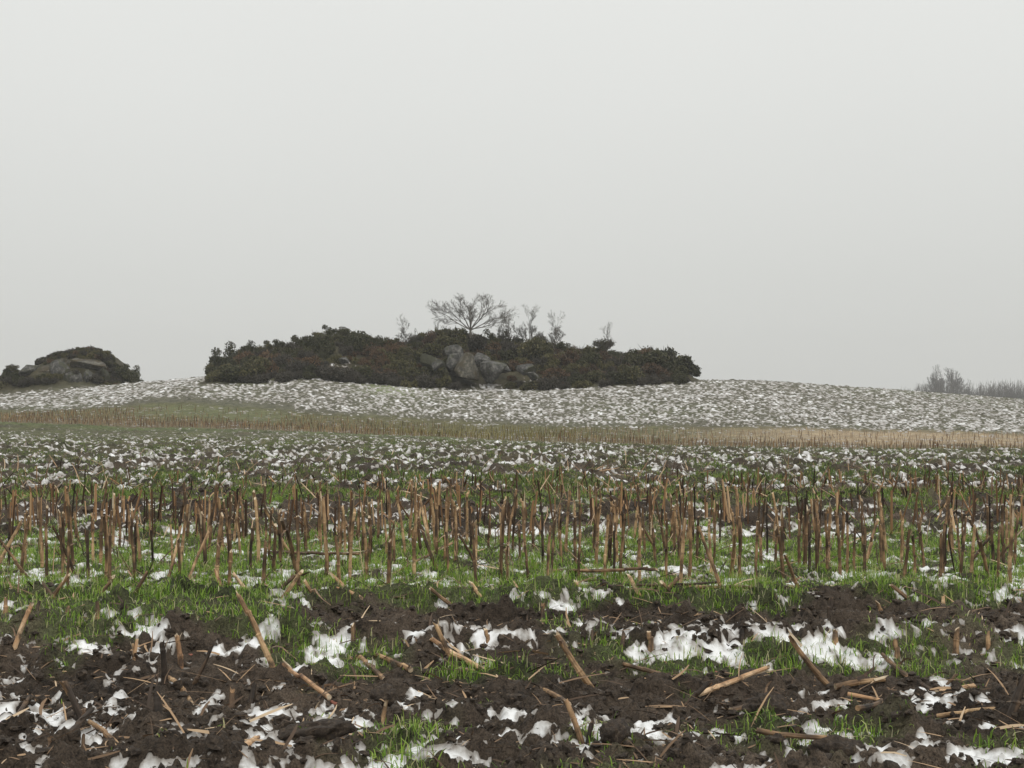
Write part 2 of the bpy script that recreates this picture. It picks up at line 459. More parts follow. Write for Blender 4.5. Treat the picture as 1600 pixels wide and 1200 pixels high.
def stalk_mat(name, dark, mid, light):
    m, nt, b = new_mat(name)
    tc = N(nt, "ShaderNodeTexCoord"); oi = N(nt, "ShaderNodeObjectInfo")
    mp = N(nt, "ShaderNodeMapping"); mp.inputs['Scale'].default_value = (90, 90, 5)
    av = N(nt, "ShaderNodeVectorMath", operation='ADD'); nt.links.new(tc.outputs['Object'], av.inputs[0])
    sc_ = N(nt, "ShaderNodeVectorMath", operation='SCALE'); nt.links.new(oi.outputs['Random'], sc_.inputs[0]); sc_.inputs['Scale'].default_value = 40
    nt.links.new(sc_.outputs[0], av.inputs[1]); nt.links.new(av.outputs[0], mp.inputs['Vector'])
    n1 = N(nt, "ShaderNodeTexNoise", Scale=1.0, Detail=5.0, Roughness=.65); nt.links.new(mp.outputs[0], n1.inputs['Vector'])
    n2 = N(nt, "ShaderNodeTexNoise", Scale=11.0, Detail=3.0); nt.links.new(av.outputs[0], n2.inputs['Vector'])
    ad = N(nt, "ShaderNodeMath", operation='MULTIPLY_ADD'); nt.links.new(n2.outputs['Fac'], ad.inputs[0]); ad.inputs[1].default_value = 1.6; ad.inputs[2].default_value = -.83
    sm = N(nt, "ShaderNodeMath", operation='ADD'); nt.links.new(ad.outputs[0], sm.inputs[0]); nt.links.new(n1.outputs['Fac'], sm.inputs[1])
    ro = N(nt, "ShaderNodeMath", operation='MULTIPLY_ADD'); nt.links.new(oi.outputs['Random'], ro.inputs[0]); ro.inputs[1].default_value = .26; ro.inputs[2].default_value = -.13
    s2 = N(nt, "ShaderNodeMath", operation='ADD'); nt.links.new(sm.outputs[0], s2.inputs[0]); nt.links.new(ro.outputs[0], s2.inputs[1])
    c = ramp(nt, s2.outputs[0], [(.10, dark), (.45, mid), (.74, light)])
    n3 = N(nt, "ShaderNodeTexNoise", Scale=26.0, Detail=5.0, Roughness=.65); nt.links.new(av.outputs[0], n3.inputs['Vector'])
    mm = N(nt, "ShaderNodeMapRange"); nt.links.new(n3.outputs['Fac'], mm.inputs['Value'])
    mm.inputs['From Min'].default_value = .50; mm.inputs['From Max'].default_value = .66; mm.inputs['To Max'].default_value = .85
    mud = N(nt, "ShaderNodeMixRGB"); nt.links.new(mm.outputs['Result'], mud.inputs['Fac']); nt.links.new(c, mud.inputs[1]); mud.inputs[2].default_value = (.05, .036, .027, 1)
    nt.links.new(mud.outputs[0], b.inputs['Base Color'])
    b.inputs['Roughness'].default_value = .6; b.inputs['Specular IOR Level'].default_value = .25
    bp = N(nt, "ShaderNodeBump", Strength=.6, Distance=.003); nt.links.new(n1.outputs['Fac'], bp.inputs['Height']); nt.links.new(bp.outputs[0], b.inputs['Normal'])
    return m
m_tan = stalk_mat("stalk_tan", (.060, .038, .024), (.27, .165, .085), (.56, .38, .21))
m_brn = stalk_mat("stalk_brown", (.024, .016, .011), (.125, .077, .043), (.36, .225, .12))
m_blk = stalk_mat("stalk_blackened", (.013, .010, .008), (.040, .029, .021), (.14, .09, .055))
m_pale = stalk_mat("stalk_pale", (.22, .12, .065), (.48, .29, .155), (.68, .49, .31))
m_pith = stalk_mat("stalk_pith", (.30, .22, .14), (.52, .41, .28), (.66, .55, .40))
m_husk = stalk_mat("dry_leaf", (.05, .034, .024), (.17, .105, .065), (.38, .26, .17))

def rock_mat(name, dark, mid, light, moss, moss_amt):
    m, nt, b = new_mat(name)
    tc = N(nt, "ShaderNodeTexCoord"); g = N(nt, "ShaderNodeNewGeometry")
    n1 = N(nt, "ShaderNodeTexNoise", Scale=2.4, Detail=9.0, Roughness=.75); nt.links.new(tc.outputs['Object'], n1.inputs['Vector'])
    n2 = N(nt, "ShaderNodeTexNoise", Scale=.9, Detail=5.0, Roughness=.6); nt.links.new(g.outputs['Position'], n2.inputs['Vector'])
    c = ramp(nt, n1.outputs['Fac'], [(.38, tuple(q * .7 for q in dark)), (.5, tuple(q * .85 for q in mid)), (.64, tuple(q * 1.15 for q in light))])
    mxx = N(nt, "ShaderNodeMixRGB"); nt.links.new(c, mxx.inputs[1]); mxx.inputs[2].default_value = (*moss, 1)
    mr = N(nt, "ShaderNodeMapRange"); nt.links.new(n2.outputs['Fac'], mr.inputs['Value'])
    mr.inputs['From Min'].default_value = .62 - moss_amt * .3; mr.inputs['From Max'].default_value = .75 - moss_amt * .3
    nt.links.new(mr.outputs['Result'], mxx.inputs['Fac']); nt.links.new(mxx.outputs[0], b.inputs['Base Color'])
    b.inputs['Roughness'].default_value = .9
    bp = N(nt, "ShaderNodeBump", Strength=1.0, Distance=.22); nt.links.new(n1.outputs['Fac'], bp.inputs['Height']); nt.links.new(bp.outputs[0], b.inputs['Normal'])
    return m
m_rock = rock_mat("granite", (.035, .034, .031), (.085, .082, .075), (.19, .183, .165), (.06, .06, .032), .35)
m_rockl = rock_mat("lichen_granite", (.04, .037, .029), (.092, .085, .066), (.18, .165, .13), (.06, .046, .022), .5)
m_rockm = rock_mat("mossy_granite", (.03, .03, .024), (.06, .058, .046), (.13, .125, .10), (.04, .04, .02), .9)

def leaf_mat(name, stops):
    m, nt, b = new_mat(name)
    g = N(nt, "ShaderNodeNewGeometry"); oi = N(nt, "ShaderNodeObjectInfo")
    ma = N(nt, "ShaderNodeMath", operation='MULTIPLY_ADD'); nt.links.new(g.outputs['Random Per Island'], ma.inputs[0]); ma.inputs[1].default_value = .55
    mb = N(nt, "ShaderNodeMath", operation='MULTIPLY'); nt.links.new(oi.outputs['Random'], mb.inputs[0]); mb.inputs[1].default_value = .45
    nt.links.new(mb.outputs[0], ma.inputs[2])
    c = ramp(nt, ma.outputs[0], stops); nt.links.new(c, b.inputs['Base Color'])
    b.inputs['Roughness'].default_value = .7; b.inputs['Specular IOR Level'].default_value = .2
    return m
m_gorse = leaf_mat("gorse_leaf", [(0, (.018, .021, .010)), (.4, (.045, .047, .021)), (.75, (.085, .080, .036)), (1, (.14, .12, .055))])
m_heath = leaf_mat("heather_leaf", [(0, (.030, .020, .013)), (.4, (.080, .048, .027)), (.75, (.135, .080, .042)), (1, (.19, .12, .06))])
m_olive = leaf_mat("scrub_leaf", [(0, (.03, .030, .012)), (.5, (.095, .088, .034)), (1, (.18, .16, .07))])
m_grey = leaf_mat("twig_scrub", [(0, (.028, .025, .020)), (.5, (.055, .048, .038)), (1, (.09, .08, .062))])
m_bark = island_mat("bark", [(0, (.07, .062, .052)), (1, (.15, .135, .11))], .9, .1)
m_farbark = island_mat("far_bark", [(0, (.06, .052, .044)), (1, (.13, .112, .095))], .9, .1)
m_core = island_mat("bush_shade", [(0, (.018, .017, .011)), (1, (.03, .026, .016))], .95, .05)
m_brick, nt, b = new_mat("brick")
n1 = N(nt, "ShaderNodeTexNoise", Scale=60.0, Detail=5.0)
nt.links.new(ramp(nt, n1.outputs['Fac'], [(.3, (.12, .045, .03)), (.6, (.27, .10, .065)), (.8, (.36, .17, .12))]), b.inputs['Base Color']); b.inputs['Roughness'].default_value = .9
m_clod, nt, b = new_mat("clod_soil")
n1 = N(nt, "ShaderNodeTexNoise", Scale=70.0, Detail=8.0, Roughness=.75)
tc = N(nt, "ShaderNodeTexCoord"); nt.links.new(tc.outputs['Object'], n1.inputs['Vector'])
nt.links.new(ramp(nt, n1.outputs['Fac'], [(.3, (.015, .010, .007)), (.5, (.046, .032, .021)), (.72, (.15, .108, .072))]), b.inputs['Base Color']); b.inputs['Roughness'].default_value = .85
bp = N(nt, "ShaderNodeBump", Strength=1.0, Distance=.015); nt.links.new(n1.outputs['Fac'], bp.inputs['Height']); nt.links.new(bp.outputs[0], b.inputs['Normal'])

# ------------------------------------------------------------------ the field (one sheet) and the snow lying on it
core = np.arange(-0.56, 0.5601, 0.00172)
tail = 0.56 + np.cumsum(np.geomspace(0.004, 0.22, 40))
tail = tail[tail < math.pi - .05]
ang = np.concatenate([-tail[::-1], core, tail])
rad = [0.4]
while rad[-1] < 2.2: rad.append(rad[-1] * 1.04)
while rad[-1] < 7: rad.append(rad[-1] * 1.0026)
while rad[-1] < 58: rad.append(rad[-1] * 1.0034)
while rad[-1] < 150: rad.append(rad[-1] + .21)
while rad[-1] < 760: rad.append(rad[-1] * 1.03)
rad = np.array(rad)
R, T = np.meshgrid(rad, ang, indexing='ij')
GX, GY = (R * np.sin(T)).ravel(), (R * np.cos(T)).ravel()
nr, na = R.shape
MAC = macro(GX, GY)
BIG, SML = soil_detail(GX, GY)
SZ = MAC + BIG + SML
D, px, Df, Db, strip, kn = regions(GX, GY)
COV = snow_cover(GX, GY)
GD = grass_density(GX, GY)
# albedo of the ground
def lerp(a, b_, t): return a + (b_ - a) * t[:, None]
c_soil = np.array([.029, .0215, .0155]); c_mid = np.array([.075, .058, .043]); c_green = np.array([.045, .075, .02])
c_olive = np.array([.085, .08, .032]); c_straw = np.array([.26, .205, .13]); c_hill = np.array([.085, .082, .058]); c_kn = np.array([.045, .040, .022])
colr = np.tile(c_soil, (len(GX), 1))
colr = lerp(colr, c_mid, np.clip(.5 + fbm(GX * .9, GY * .9, 71, 2) * 1.2, 0, 1) * .8)
colr = lerp(colr, c_green, np.clip(GD, 0, 1) * .45)
far = sstep(14, 40, D)
gr = np.clip(.62 + .9 * fbm(GX * .35, GY * .2, 72, 3), 0, 1)
colr = lerp(colr, np.array([.085, .092, .040]), far * gr)
colr = lerp(colr, np.array([.075, .10, .034]), np.clip(1 - np.abs(D - Df + 3) / 6, 0, 1) * .6 * sstep(20, 40, D))
hill = sstep(-1, 3, D - Db)
colr = lerp(colr, c_hill, hill * .95)
colr = lerp(colr, np.array([.085, .092, .052]), hill * np.clip(.15 + .8 * pn(GX * .09, GY * .06, 73) + .35 * sstep(110, 126, D) * sstep(1050, 1200, px), 0, .8))
wr = sstep(1000, 1300, px + 40 * pn(GX * .2, GY * .2, 74))
colr = lerp(colr, c_olive, strip)
deep = np.clip((D - Df) / np.maximum(Db - Df, 1), 0, 1)
colr = lerp(colr, c_straw, strip * wr * sstep(.28, .45, deep + .1 * pn(GX * .3, GY * .3, 75)))
colr = lerp(colr, np.array([.085, .092, .036]), strip * sstep(190, 270, px + 50 * pn(GX * .5, GY * .3, 174)) * (1 - sstep(380, 520, px)) * sstep(.25, .7, deep + .3 * pn(GX * .6, GY * .4, 175)))
colr = lerp(colr, np.array([.10, .075, .045]), strip * (1 - sstep(.3, .5, deep)) * .6)
colr = lerp(colr, c_kn, kn)
edge = np.exp(-((px - 610) / 45.) ** 2) * sstep(104, 108, D) * (1 - sstep(113, 116, D))
colr = lerp(colr, np.array([.17, .20, .10]), edge * .8)
idx = np.arange(nr * na).reshape(nr, na)
quads = np.stack([idx[:-1, :-1], idx[:-1, 1:], idx[1:, 1:], idx[1:, :-1]], -1).reshape(-1, 4)
# close the ring behind the camera
back = np.stack([idx[:-1, -1], idx[:-1, 0], idx[1:, 0], idx[1:, -1]], -1)
field = mesh_np("field", np.stack([GX, GY, SZ], -1), np.concatenate([quads, back])[:, ::-1], None, [m_soil], True, attrs={'ground_colour': colr})
set_tag(field, "rough ploughed field rising to a low hill", "ground", kind='structure')

res = .34 * BIG + .9 * SML
zone = np.where(D < 13, 0, np.where(D - Db < 0, 1, 2))
SNZ = np.zeros_like(SZ)
loc = probit(COV)
for k in range(3):
    mk = zone == k
    core_m = mk & (np.abs(T.ravel()) < .5)
    SNZ[mk] = MAC[mk] + .66 * BIG[mk] + res[core_m].mean() + res[core_m].std() * loc[mk]
mk = zone == 0      # close by: thin ragged blotches, clods poking through
mx_, my_ = GX[mk], GY[mk]
bl = .65 * pn(mx_ * 2.4, my_ * 2.6, 281) + .9 * pn(mx_ * 6.2, my_ * 6.6, 282) + .7 * pn(mx_ * 14, my_ * 14, 283) + .42 * pn(mx_ * 36, my_ * 30, 284) + .28 * pn(mx_ * 72, my_ * 60, 285)
bl = (bl - bl.mean()) / bl.std()
sm_ = SML[mk]
SNZ[mk] = SZ[mk] + .0075 * np.tanh(1.4 * (bl + loc[mk])) - .34 * (sm_ - sm_.mean()) - .16 * (BIG[mk] - BIG[mk].mean())
mk = zone == 1      # further in, the snow drapes over the clods and has melted off in blotches
mx_, my_ = GX[mk], GY[mk]
bl = .45 * pn(mx_ * 3.3, my_ * 1.4, 181) + .9 * pn(mx_ * 11, my_ * 4.2, 182) + .7 * pn(mx_ * 22, my_ * 9, 183) - 7.0 * (SML[mk] - SML[mk].mean())
bl = (bl - bl.mean()) / bl.std()
SNZ[mk] = SZ[mk] + .02 * (bl + loc[mk])
mk = zone == 2      # on the hill: fine even speckle between the tussocks
mx_, my_ = GX[mk], GY[mk]
bl = .4 * pn(mx_ * 1.3, my_ * .5, 184) + .9 * pn(mx_ * 4.4, my_ * 1.9, 185) + 1.0 * pn(mx_ * 8.2, my_ * 2.5, 186) - 4.0 * (SML[mk] - SML[mk].mean())
bl = (bl - bl.mean()) / bl.std()
SNZ[mk] = SZ[mk] + .03 * (bl + loc[mk])
SNZ += .004 * pn(GX * 14, GY * 14, 77) * (D < 14)
DEP = SNZ - SZ
DEP = np.where(COV < .012, -1, DEP)
thick = np.clip(DEP * np.where(D < 13, 1, 1.0), -.05, .05)
q = quads[(DEP[quads].max(1) > -0.002) & (R.ravel()[quads[:, 0]] < 170) & (R.ravel()[quads[:, 0]] > 1.2)]
zz = np.where(DEP > -.5, np.maximum(SNZ, SZ - .03), SZ - .03)
used = np.unique(q); remap = np.full(len(GX), -1); remap[used] = np.arange(len(used))
snow = mesh_np("snow", np.stack([GX, GY, zz], -1)[used], remap[q][:, ::-1], None, [m_snow], True,
               attrs={'depth': np.where(D > 13, np.clip(DEP * np.where(D > 60, .21, .33), -.05, .05), thick * 1.3)[used]})
set_tag(snow, "thin broken patches of melting snow between the clods of the field", "snow", kind='stuff')

# ------------------------------------------------------------------ grass
def blades(name, X, Y, Z, h, w, mat, lean=.5, label="", segs=2):
    n = len(X)
    az = RNG.uniform(0, 2 * np.pi, n); le = np.abs(RNG.normal(0, lean, n)).clip(0, 1.25)
    dx, dy = np.cos(az), np.sin(az); saz = az + np.pi / 2 + RNG.normal(0, .5, n)
    sx, sy = np.cos(saz), np.sin(saz)
    V = []
    prof = [(0, 1.0), (.5, .85), (.85, .5)] if segs == 2 else [(0, 1.0), (.6, .7)]
    for f, wf in prof:
        a = le * f * 1.1
        ox = h * f * np.sin(a); oz = h * f * np.cos(a)
        for s in (-.5, .5):
            V.append(np.stack([X + dx * ox + sx * w * wf * s, Y + dy * ox + sy * w * wf * s, Z + oz], -1))
    a = le * 1.35
    V.append(np.stack([X + dx * h * np.sin(a), Y + dy * h * np.sin(a), Z + h * np.cos(a)], -1))
    k = len(V); V = np.stack(V, 1).reshape(-1, 3)
    b0 = np.arange(n) * k
    qs = [np.stack([b0 + 2 * i, b0 + 2 * i + 1, b0 + 2 * i + 3, b0 + 2 * i + 2], -1) for i in range(len(prof) - 1)]
    ts = np.stack([b0 + k - 3, b0 + k - 2, b0 + k - 1], -1)
    o = mesh_np(name, V, np.concatenate(qs), ts, [mat], False)
    set_tag(o, label, "grass", kind='stuff')
    return o

def scatter(n, d0, d1, half=.5, power=1.0):
    u = RNG.uniform(0, 1, n)
    Dv = np.sqrt(d0**2 + u * (d1**2 - d0**2)) if power == 1.0 else d0 * (d1 / d0) ** u
    Xv = RNG.uniform(-half, half, n) * Dv
    return Xv, Dv
def sample_grass(n, d0, d1, power=1.0):
    Xv, Yv = scatter(n, d0, d1, .47, power)
    g = grass_density(Xv, Yv)
    k = RNG.uniform(0, 1, n) < g
    Xv, Yv, g = Xv[k], Yv[k], g[k]
    return Xv, Yv, soil_z(Xv, Yv), g
X, Y, Z, g = sample_grass(330000, 2.6, 12.5)
h = RNG.uniform(.018, .060, len(X)) * (.5 + .5 * g) * (1 + .75 * pn(X * 3.2, Y * 3.2, 81)) * (1 + .35 * (RNG.uniform(0, 1, len(X)) < .06))
blades("grass", X, Y, Z - .006, np.maximum(h, .02), RNG.uniform(.0022, .0052, len(X)), m_grass, .75, "short bright green grass growing between the near stubble rows and on the mud")
X, Y, Z, g = sample_grass(560000, 12, 60, 0.0)
h = RNG.uniform(.04, .10, len(X)) * (.6 + .5 * g)
blades("grass", X, Y, Z - .02, h, RNG.uniform(.008, .016, len(X)), m_grassmid, .8, "low dull green grass scattered over the snowy middle of the field", segs=1)

# ------------------------------------------------------------------ straw litter: dead leaf and stem scraps, uncountable
def litter(n, d0, d1, lmin, lmax, wmin, wmax, mask, up, power=1.0):
    Xv, Yv = scatter(n, d0, d1, .46, power)
    k = RNG.uniform(0, 1, n) < mask(Xv, Yv)
    Xv, Yv = Xv[k], Yv[k]; n = len(Xv); Zv = soil_z(Xv, Yv)
    az = RNG.uniform(0, np.pi * 2, n); pi_ = np.abs(RNG.normal(0, up, n)).clip(0, 1.35)
    L = RNG.uniform(lmin, lmax, n); W = RNG.uniform(wmin, wmax, n)
    d = np.stack([np.cos(az) * np.cos(pi_), np.sin(az) * np.cos(pi_), np.sin(pi_)], -1)
    s = np.stack([-np.sin(az), np.cos(az), RNG.normal(0, .5, n)], -1); s /= np.linalg.norm(s, axis=1)[:, None]
    p0 = np.stack([Xv, Yv, Zv + .004], -1); bend = RNG.normal(0, .07, (n, 3)); bend[:, 2] = np.abs(bend[:, 2])
    V = []
    for f, wf in ((0, .8), (.35, 1), (.7, .8), (1, .35)):
        c = p0 + d * (L * f)[:, None] + bend * (L * f * (1 - f) * 1.6)[:, None]
        for sg in (-.5, .5): V.append(c + s * (W * wf * sg)[:, None])
    V = np.stack(V, 1).reshape(-1, 3); b0 = np.arange(n) * 8
    Q = np.concatenate([np.stack([b0 + 2 * i, b0 + 2 * i + 1, b0 + 2 * i + 3, b0 + 2 * i + 2], -1) for i in range(3)])
    return V, Q
def m_near(X, Y):
    py = py_near(Y)
    return np.interp(py, [840, 900, 940, 1000, 1010, 1100, 1200], [.25, .3, .8, .5, .6, .8, .9]) * np.clip(.5 + 1.3 * fbm(X * 1.5, Y * 1.5, 83, 2), .05, 1)
def m_midl(X, Y):
    py = py_near(Y)
    return np.interp(py, [690, 715, 735, 760, 780, 850], [.05, .15, .5, 1, .9, .7]) * np.clip(.5 + 1.2 * fbm(X * .5, Y * .5, 84, 2), .05, 1)
parts = [litter(4200, 2.6, 7, .02, .13, .002, .008, m_near, .25), litter(6500, 6, 13, .05, .26, .003, .009, m_midl, .6), litter(9000, 11, 30, .06, .30, .006, .016, m_midl, .55, 0.0)]
parts.append(litter(1700, 2.6, 6.5, .05, .19, .004, .012, m_near, .22)); parts.append(litter(9000, 2.6, 6.0, .008, .04, .002, .007, m_near, .3))
off = 0; VV, QQ = [], []
for v_, q_ in parts:
    VV.append(v_); QQ.append(q_ + off); off += len(v_)
set_tag(mesh_np("straw_litter", np.concatenate(VV), np.concatenate(QQ), None, [m_litter]), "scraps of dead maize leaf and straw strewn over the soil", "straw", kind='stuff')

# ------------------------------------------------------------------ maize stalks
def stalk_geo(L, r, seed, mats, lean_bend=.02, jag=True, husk=0, split=0, name='stubble_stalk', sides=8):
    """an upright stalk from z=0; returns the root mesh with its dry leaves as children"""
    rnd = random.Random(seed)
    mb = MB()
    node = rnd.uniform(.03, .07); step = rnd.uniform(.085, .13)
    zs = sorted(set([-.03, 0.0] + [round(L * i / 9, 4) for i in range(1, 10)]))
    nodes = []
    while node < L - .015:
        nodes.append(node); zs += [node - .006, node, node + .006]; node += step * rnd.uniform(.8, 1.15)
    zs = sorted(zs)
    bx, by = rnd.uniform(-1, 1) * lean_bend, rnd.uniform(-1, 1) * lean_bend
    kx = [rnd.uniform(-.006, .006) for _ in range(8)]; ky = [rnd.uniform(-.006, .006) for _ in range(8)]
    pts, rr = [], []
    for z in zs:
        f = z / L; seg = sum(1 for q_ in nodes if q_ < z)
        pts.append((bx * f * f * L * 4 + kx[seg % 8] * f, by * f * f * L * 4 + ky[seg % 8] * f, z))
        k = r * (1.08 - .28 * max(f, 0)) * rnd.uniform(.95, 1.05)
        if any(abs(z - q_) < .001 for q_ in nodes): k *= 1.18
        rr.append(k)
    mb.tube(pts, rr, sides, 0, True, 1)
    # slanted, splintered cut
    top0 = (len(zs) - 1) * sides
    sl = rnd.uniform(-1, 1) * .9; an = rnd.uniform(0, 6.28)
    for k in range(sides):
        v = mb.v[top0 + k]; a = 2 * math.pi * k / sides
        v.z += r * sl * math.cos(a + an) * 1.5 + (rnd.uniform(-.4, 1.0) * r if jag else 0)
    mb.v[-1].z -= r * .6
    if split:   # a long splinter of rind peeling from the top
        a = rnd.uniform(0, 6.28); p = Vector(pts[-1]); o_ = Vector((math.cos(a), math.sin(a), 0))
        mb.strip([p + o_ * r * .8 - Vector((0, 0, L * .25)), p + o_ * r * 1.4, p + o_ * r * 2.2 + Vector((0, 0, L * .10))], [r * 1.1, r * .9, r * .2], (-o_.y, o_.x, 0), 1)
    root = mb.build(name, mats, False)
    for k in range(husk):
        hb = MB(); z0 = rnd.choice(nodes) if nodes else L * .5
        a = rnd.uniform(0, 6.28); o_ = Vector((math.cos(a), math.sin(a), 0)); sd_ = Vector((-o_.y, o_.x, .15))
        base = Vector(pts[min(range(len(zs)), key=lambda i: abs(zs[i] - z0))])
        Lh = rnd.uniform(.09, .2); dr = rnd.uniform(.3, 1.2)
        pp, ww = [], []
        for i in range(7):
            f = i / 6
            pp.append(base + o_ * (r * 1.15 + Lh * .55 * f ** 1.2) + Vector((0, 0, Lh * (.75 * f - dr * f * f * 1.3))) + sd_ * (rnd.uniform(-.01, .01)))
            ww.append(r * (1.7 - 1.4 * f) * rnd.uniform(.8, 1.1))
        hb.strip(pp, ww, sd_, 0)
        hb.build('dry_leaf', [m_husk], False, root)
    return root

def copy_tree(o):
    c = o.copy(); COL.objects.link(c)
    for ch in o.children:
        d = ch.copy(); COL.objects.link(d); d.parent = c
    return c

MATS = {'tan': [m_tan, m_pith], 'brown': [m_brn, m_pith], 'dark': [m_blk, m_brn], 'pale': [m_pale, m_pith]}
protos = []
for i in range(22):
    kind = 'dark' if i in (5, 16) else ['tan', 'brown', 'brown'][i % 3]
    p = stalk_geo(random.uniform(.22, .41), random.uniform(.0066, .0100), 100 + i, MATS[kind], .02, True, husk=[0, 1, 0, 2, 1, 0, 1][i % 7], split=(i % 4 == 1))
    protos.append((p, kind, bool(p.children)))
CW = {'tan': 'tan', 'brown': 'brown', 'dark': 'blackened'}
rows = [5.86, 6.3, 6.85, 7.45, 8.1]
RW = ['front', 'second', 'third', 'fourth', 'fifth', 'sixth', 'seventh', 'eighth']
spots = []
for ri, yr in enumerate(rows):
    x = -.415 * yr + random.uniform(0, .1)
    while x < .415 * yr:
        y = yr + random.gauss(0, .05) + .05 * math.sin(x * 1.3 + ri)
        gapn = float(pn(np.array([x * .8]), np.array([yr * 3.1]), 91)[0])
        if not (gapn < -.34 or (ri == 0 and random.random() < .5)):
            spots.append((x, y, ri))
        x += random.choice([random.uniform(.03, .06), random.uniform(.07, .14), random.uniform(.07, .15)]) if ri else random.uniform(.1, .2)
spots = spots[:250]
print('STALKS', len(spots), spots[-1])
first_use = set()
for x, y, ri in spots:
    i = random.randrange(len(protos))
    p, kind, hasleaf = protos[i]
    o = p if i not in first_use else copy_tree(p)
    first_use.add(i)
    o.location = (x, y, gz(x, y) - .012)
    lean = abs(random.gauss(0, .06)); la = random.uniform(0, 6.28)
    if random.random() < .10: lean = random.uniform(.3, .75)
    ax = Vector((math.cos(la), math.sin(la), 0))
    o.rotation_mode = 'QUATERNION'
    o.rotation_quaternion = Matrix.Rotation(lean, 4, ax).to_quaternion() @ Matrix.Rotation(random.uniform(0, 6.28), 4, 'Z').to_quaternion()
    s = random.uniform(.85, 1.1) * (1.0 if ri < 5 else .95); o.scale = (s * 1.05, s * 1.05, s)
    # direction of lean as seen: rotation about ax tips the top towards (ax.y, -ax.x)
    tx = ax.y * math.sin(lean)
    pose = 'upright' if abs(tx) < .10 and lean < .25 else ('leaning left' if tx < -.10 else ('leaning right' if tx > .10 else 'tipped over'))
    u = x / y
    side = 'far left' if u < -.25 else 'left of centre' if u < -.08 else 'middle' if u < .08 else 'right of centre' if u < .25 else 'far right'
    set_tag(o, f"{CW[kind]} cut maize stalk{' with a dry leaf' if hasleaf else ''}, {pose}, {RW[ri]} stubble row, {side}", "maize stalk", "maize stalks standing in the near stubble rows")
for i, (p, kind, hl) in enumerate(protos):
    if i not in first_use:
        for ch in list(p.children): bpy.data.objects.remove(ch)
        bpy.data.objects.remove(p)

# stalks further in, more than one could list: one object each for the middle rows and the far strip
def prisms(X, Y, Z, L, r, lean, lowz=.03):
    n = len(X); az = RNG.uniform(0, 6.283, n)
    tx, ty = np.cos(az) * np.sin(lean), np.sin(az) * np.sin(lean); tz = np.cos(lean)
    V = []
    for f, rf in ((0, 1.0), (1, .82)):
        for k in range(4):
            a = k * np.pi / 2 + az
            zj = Z - lowz + (L + lowz) * f * tz + (RNG.uniform(-.6, .6, n) * r if f else 0)
            V.append(np.stack([X + tx * L * f + np.cos(a) * r * rf, Y + ty * L * f + np.sin(a) * r * rf, zj], -1))
    V = np.stack(V, 1).reshape(-1, 3); b0 = np.arange(n) * 8
    Q = [np.stack([b0 + k, b0 + (k + 1) % 4, b0 + 4 + (k + 1) % 4, b0 + 4 + k], -1) for k in range(4)]
    Q.append(np.stack([b0 + 4, b0 + 5, b0 + 6, b0 + 7], -1))
    return V, np.concatenate(Q)
xs, ys = [], []
for yr in np.arange(8.4, 14.7, .58):
    n = int(.9 * yr / .09); x_ = RNG.uniform(-.44, .44, n) * yr
    ppx = 800 + 2000 * x_ / yr; ppy = 645 + 1700 / yr
    keep = np.interp(ppx, [0, 450, 700, 1000, 1600], [.22, .3, .6, .95, 1.0]) if yr > 11.2 else np.full(n, .78)
    k = (RNG.uniform(0, 1, n) < keep) & ((yr > 11.3) | (x_ > -99))
    xs.append(x_[k]); ys.append(yr + RNG.normal(0, .07, k.sum()))
xs, ys = np.concatenate(xs), np.concatenate(ys)
k = ~((ys < 11.9) & (np.isin(np.round(ys), [99])))
V, Q = prisms(xs, ys, soil_z(xs, ys), np.where(ys < 9.7, RNG.uniform(.17, .33, len(xs)), RNG.uniform(.06, .20, len(xs))), RNG.uniform(.005, .0095, len(xs)), np.where(RNG.uniform(0, 1, len(xs)) < np.where(ys < 11, .16, .5), RNG.uniform(.3, 1.1, len(xs)), RNG.uniform(0, .2, len(xs))))
set_tag(mesh_np("stubble", V, Q, None, [m_midstub]), "tangled broken maize stubble behind the near rows", "stubble", kind='stuff')

xs, ys = [], []
for s_ in np.arange(0, 1.0, 1 / 20):
    xx = np.arange(-46, 36, .17) + RNG.uniform(-.04, .04, len(np.arange(-46, 36, .17)))
    # row runs along the strip: find Y for each X by iterating px
    yy = np.full_like(xx, 75.0)
    for _ in range(6):
        ppx = 800 + 2000 * xx / yy
        yf = np.interp(ppx, PXN, [88, 76, 66, 57, 52]); yb = np.interp(ppx, PXN, [104, 96, 86, 76, 70])
        yy = .5 * yy + .5 * (yf + (yb - yf) * (s_ * .93 + .02))
    ppx = 800 + 2000 * xx / yy
    keep = np.where((ppx > 210) & (ppx < 440) & (s_ > .45), .15, np.where((ppx < 900), np.interp(s_, [0, .5, 1], [1, .85, .6]), np.where(s_ < .38, 1, .45)))
    keep = keep * (np.abs(ppx - 800) < 900) * .8
    kk = RNG.uniform(0, 1, len(xx)) < keep
    xs.append(xx[kk]); ys.append(yy[kk] + RNG.normal(0, .12, kk.sum()))
xs, ys = np.concatenate(xs), np.concatenate(ys)
D_, px_, Df_, Db_, st_, kn_ = regions(xs, ys)
V, Q = prisms(xs, ys, soil_z(xs, ys), RNG.uniform(.2, .38, len(xs)), RNG.uniform(.010, .018, len(xs)), np.abs(RNG.normal(0, .15, len(xs))))
deep_ = (D_ - Df_) / np.maximum(Db_ - Df_, 1)
pxn = px_ + RNG.normal(0, 60, len(px_))
mi = np.where(pxn < 610, 0, np.where(pxn < 900, 1, 0)); mi = np.where((pxn > 1000) & (deep_ > .33), 2, mi)
mi = np.where((pxn > 1250) & (RNG.uniform(0, 1, len(px_)) < .3), 2, mi)
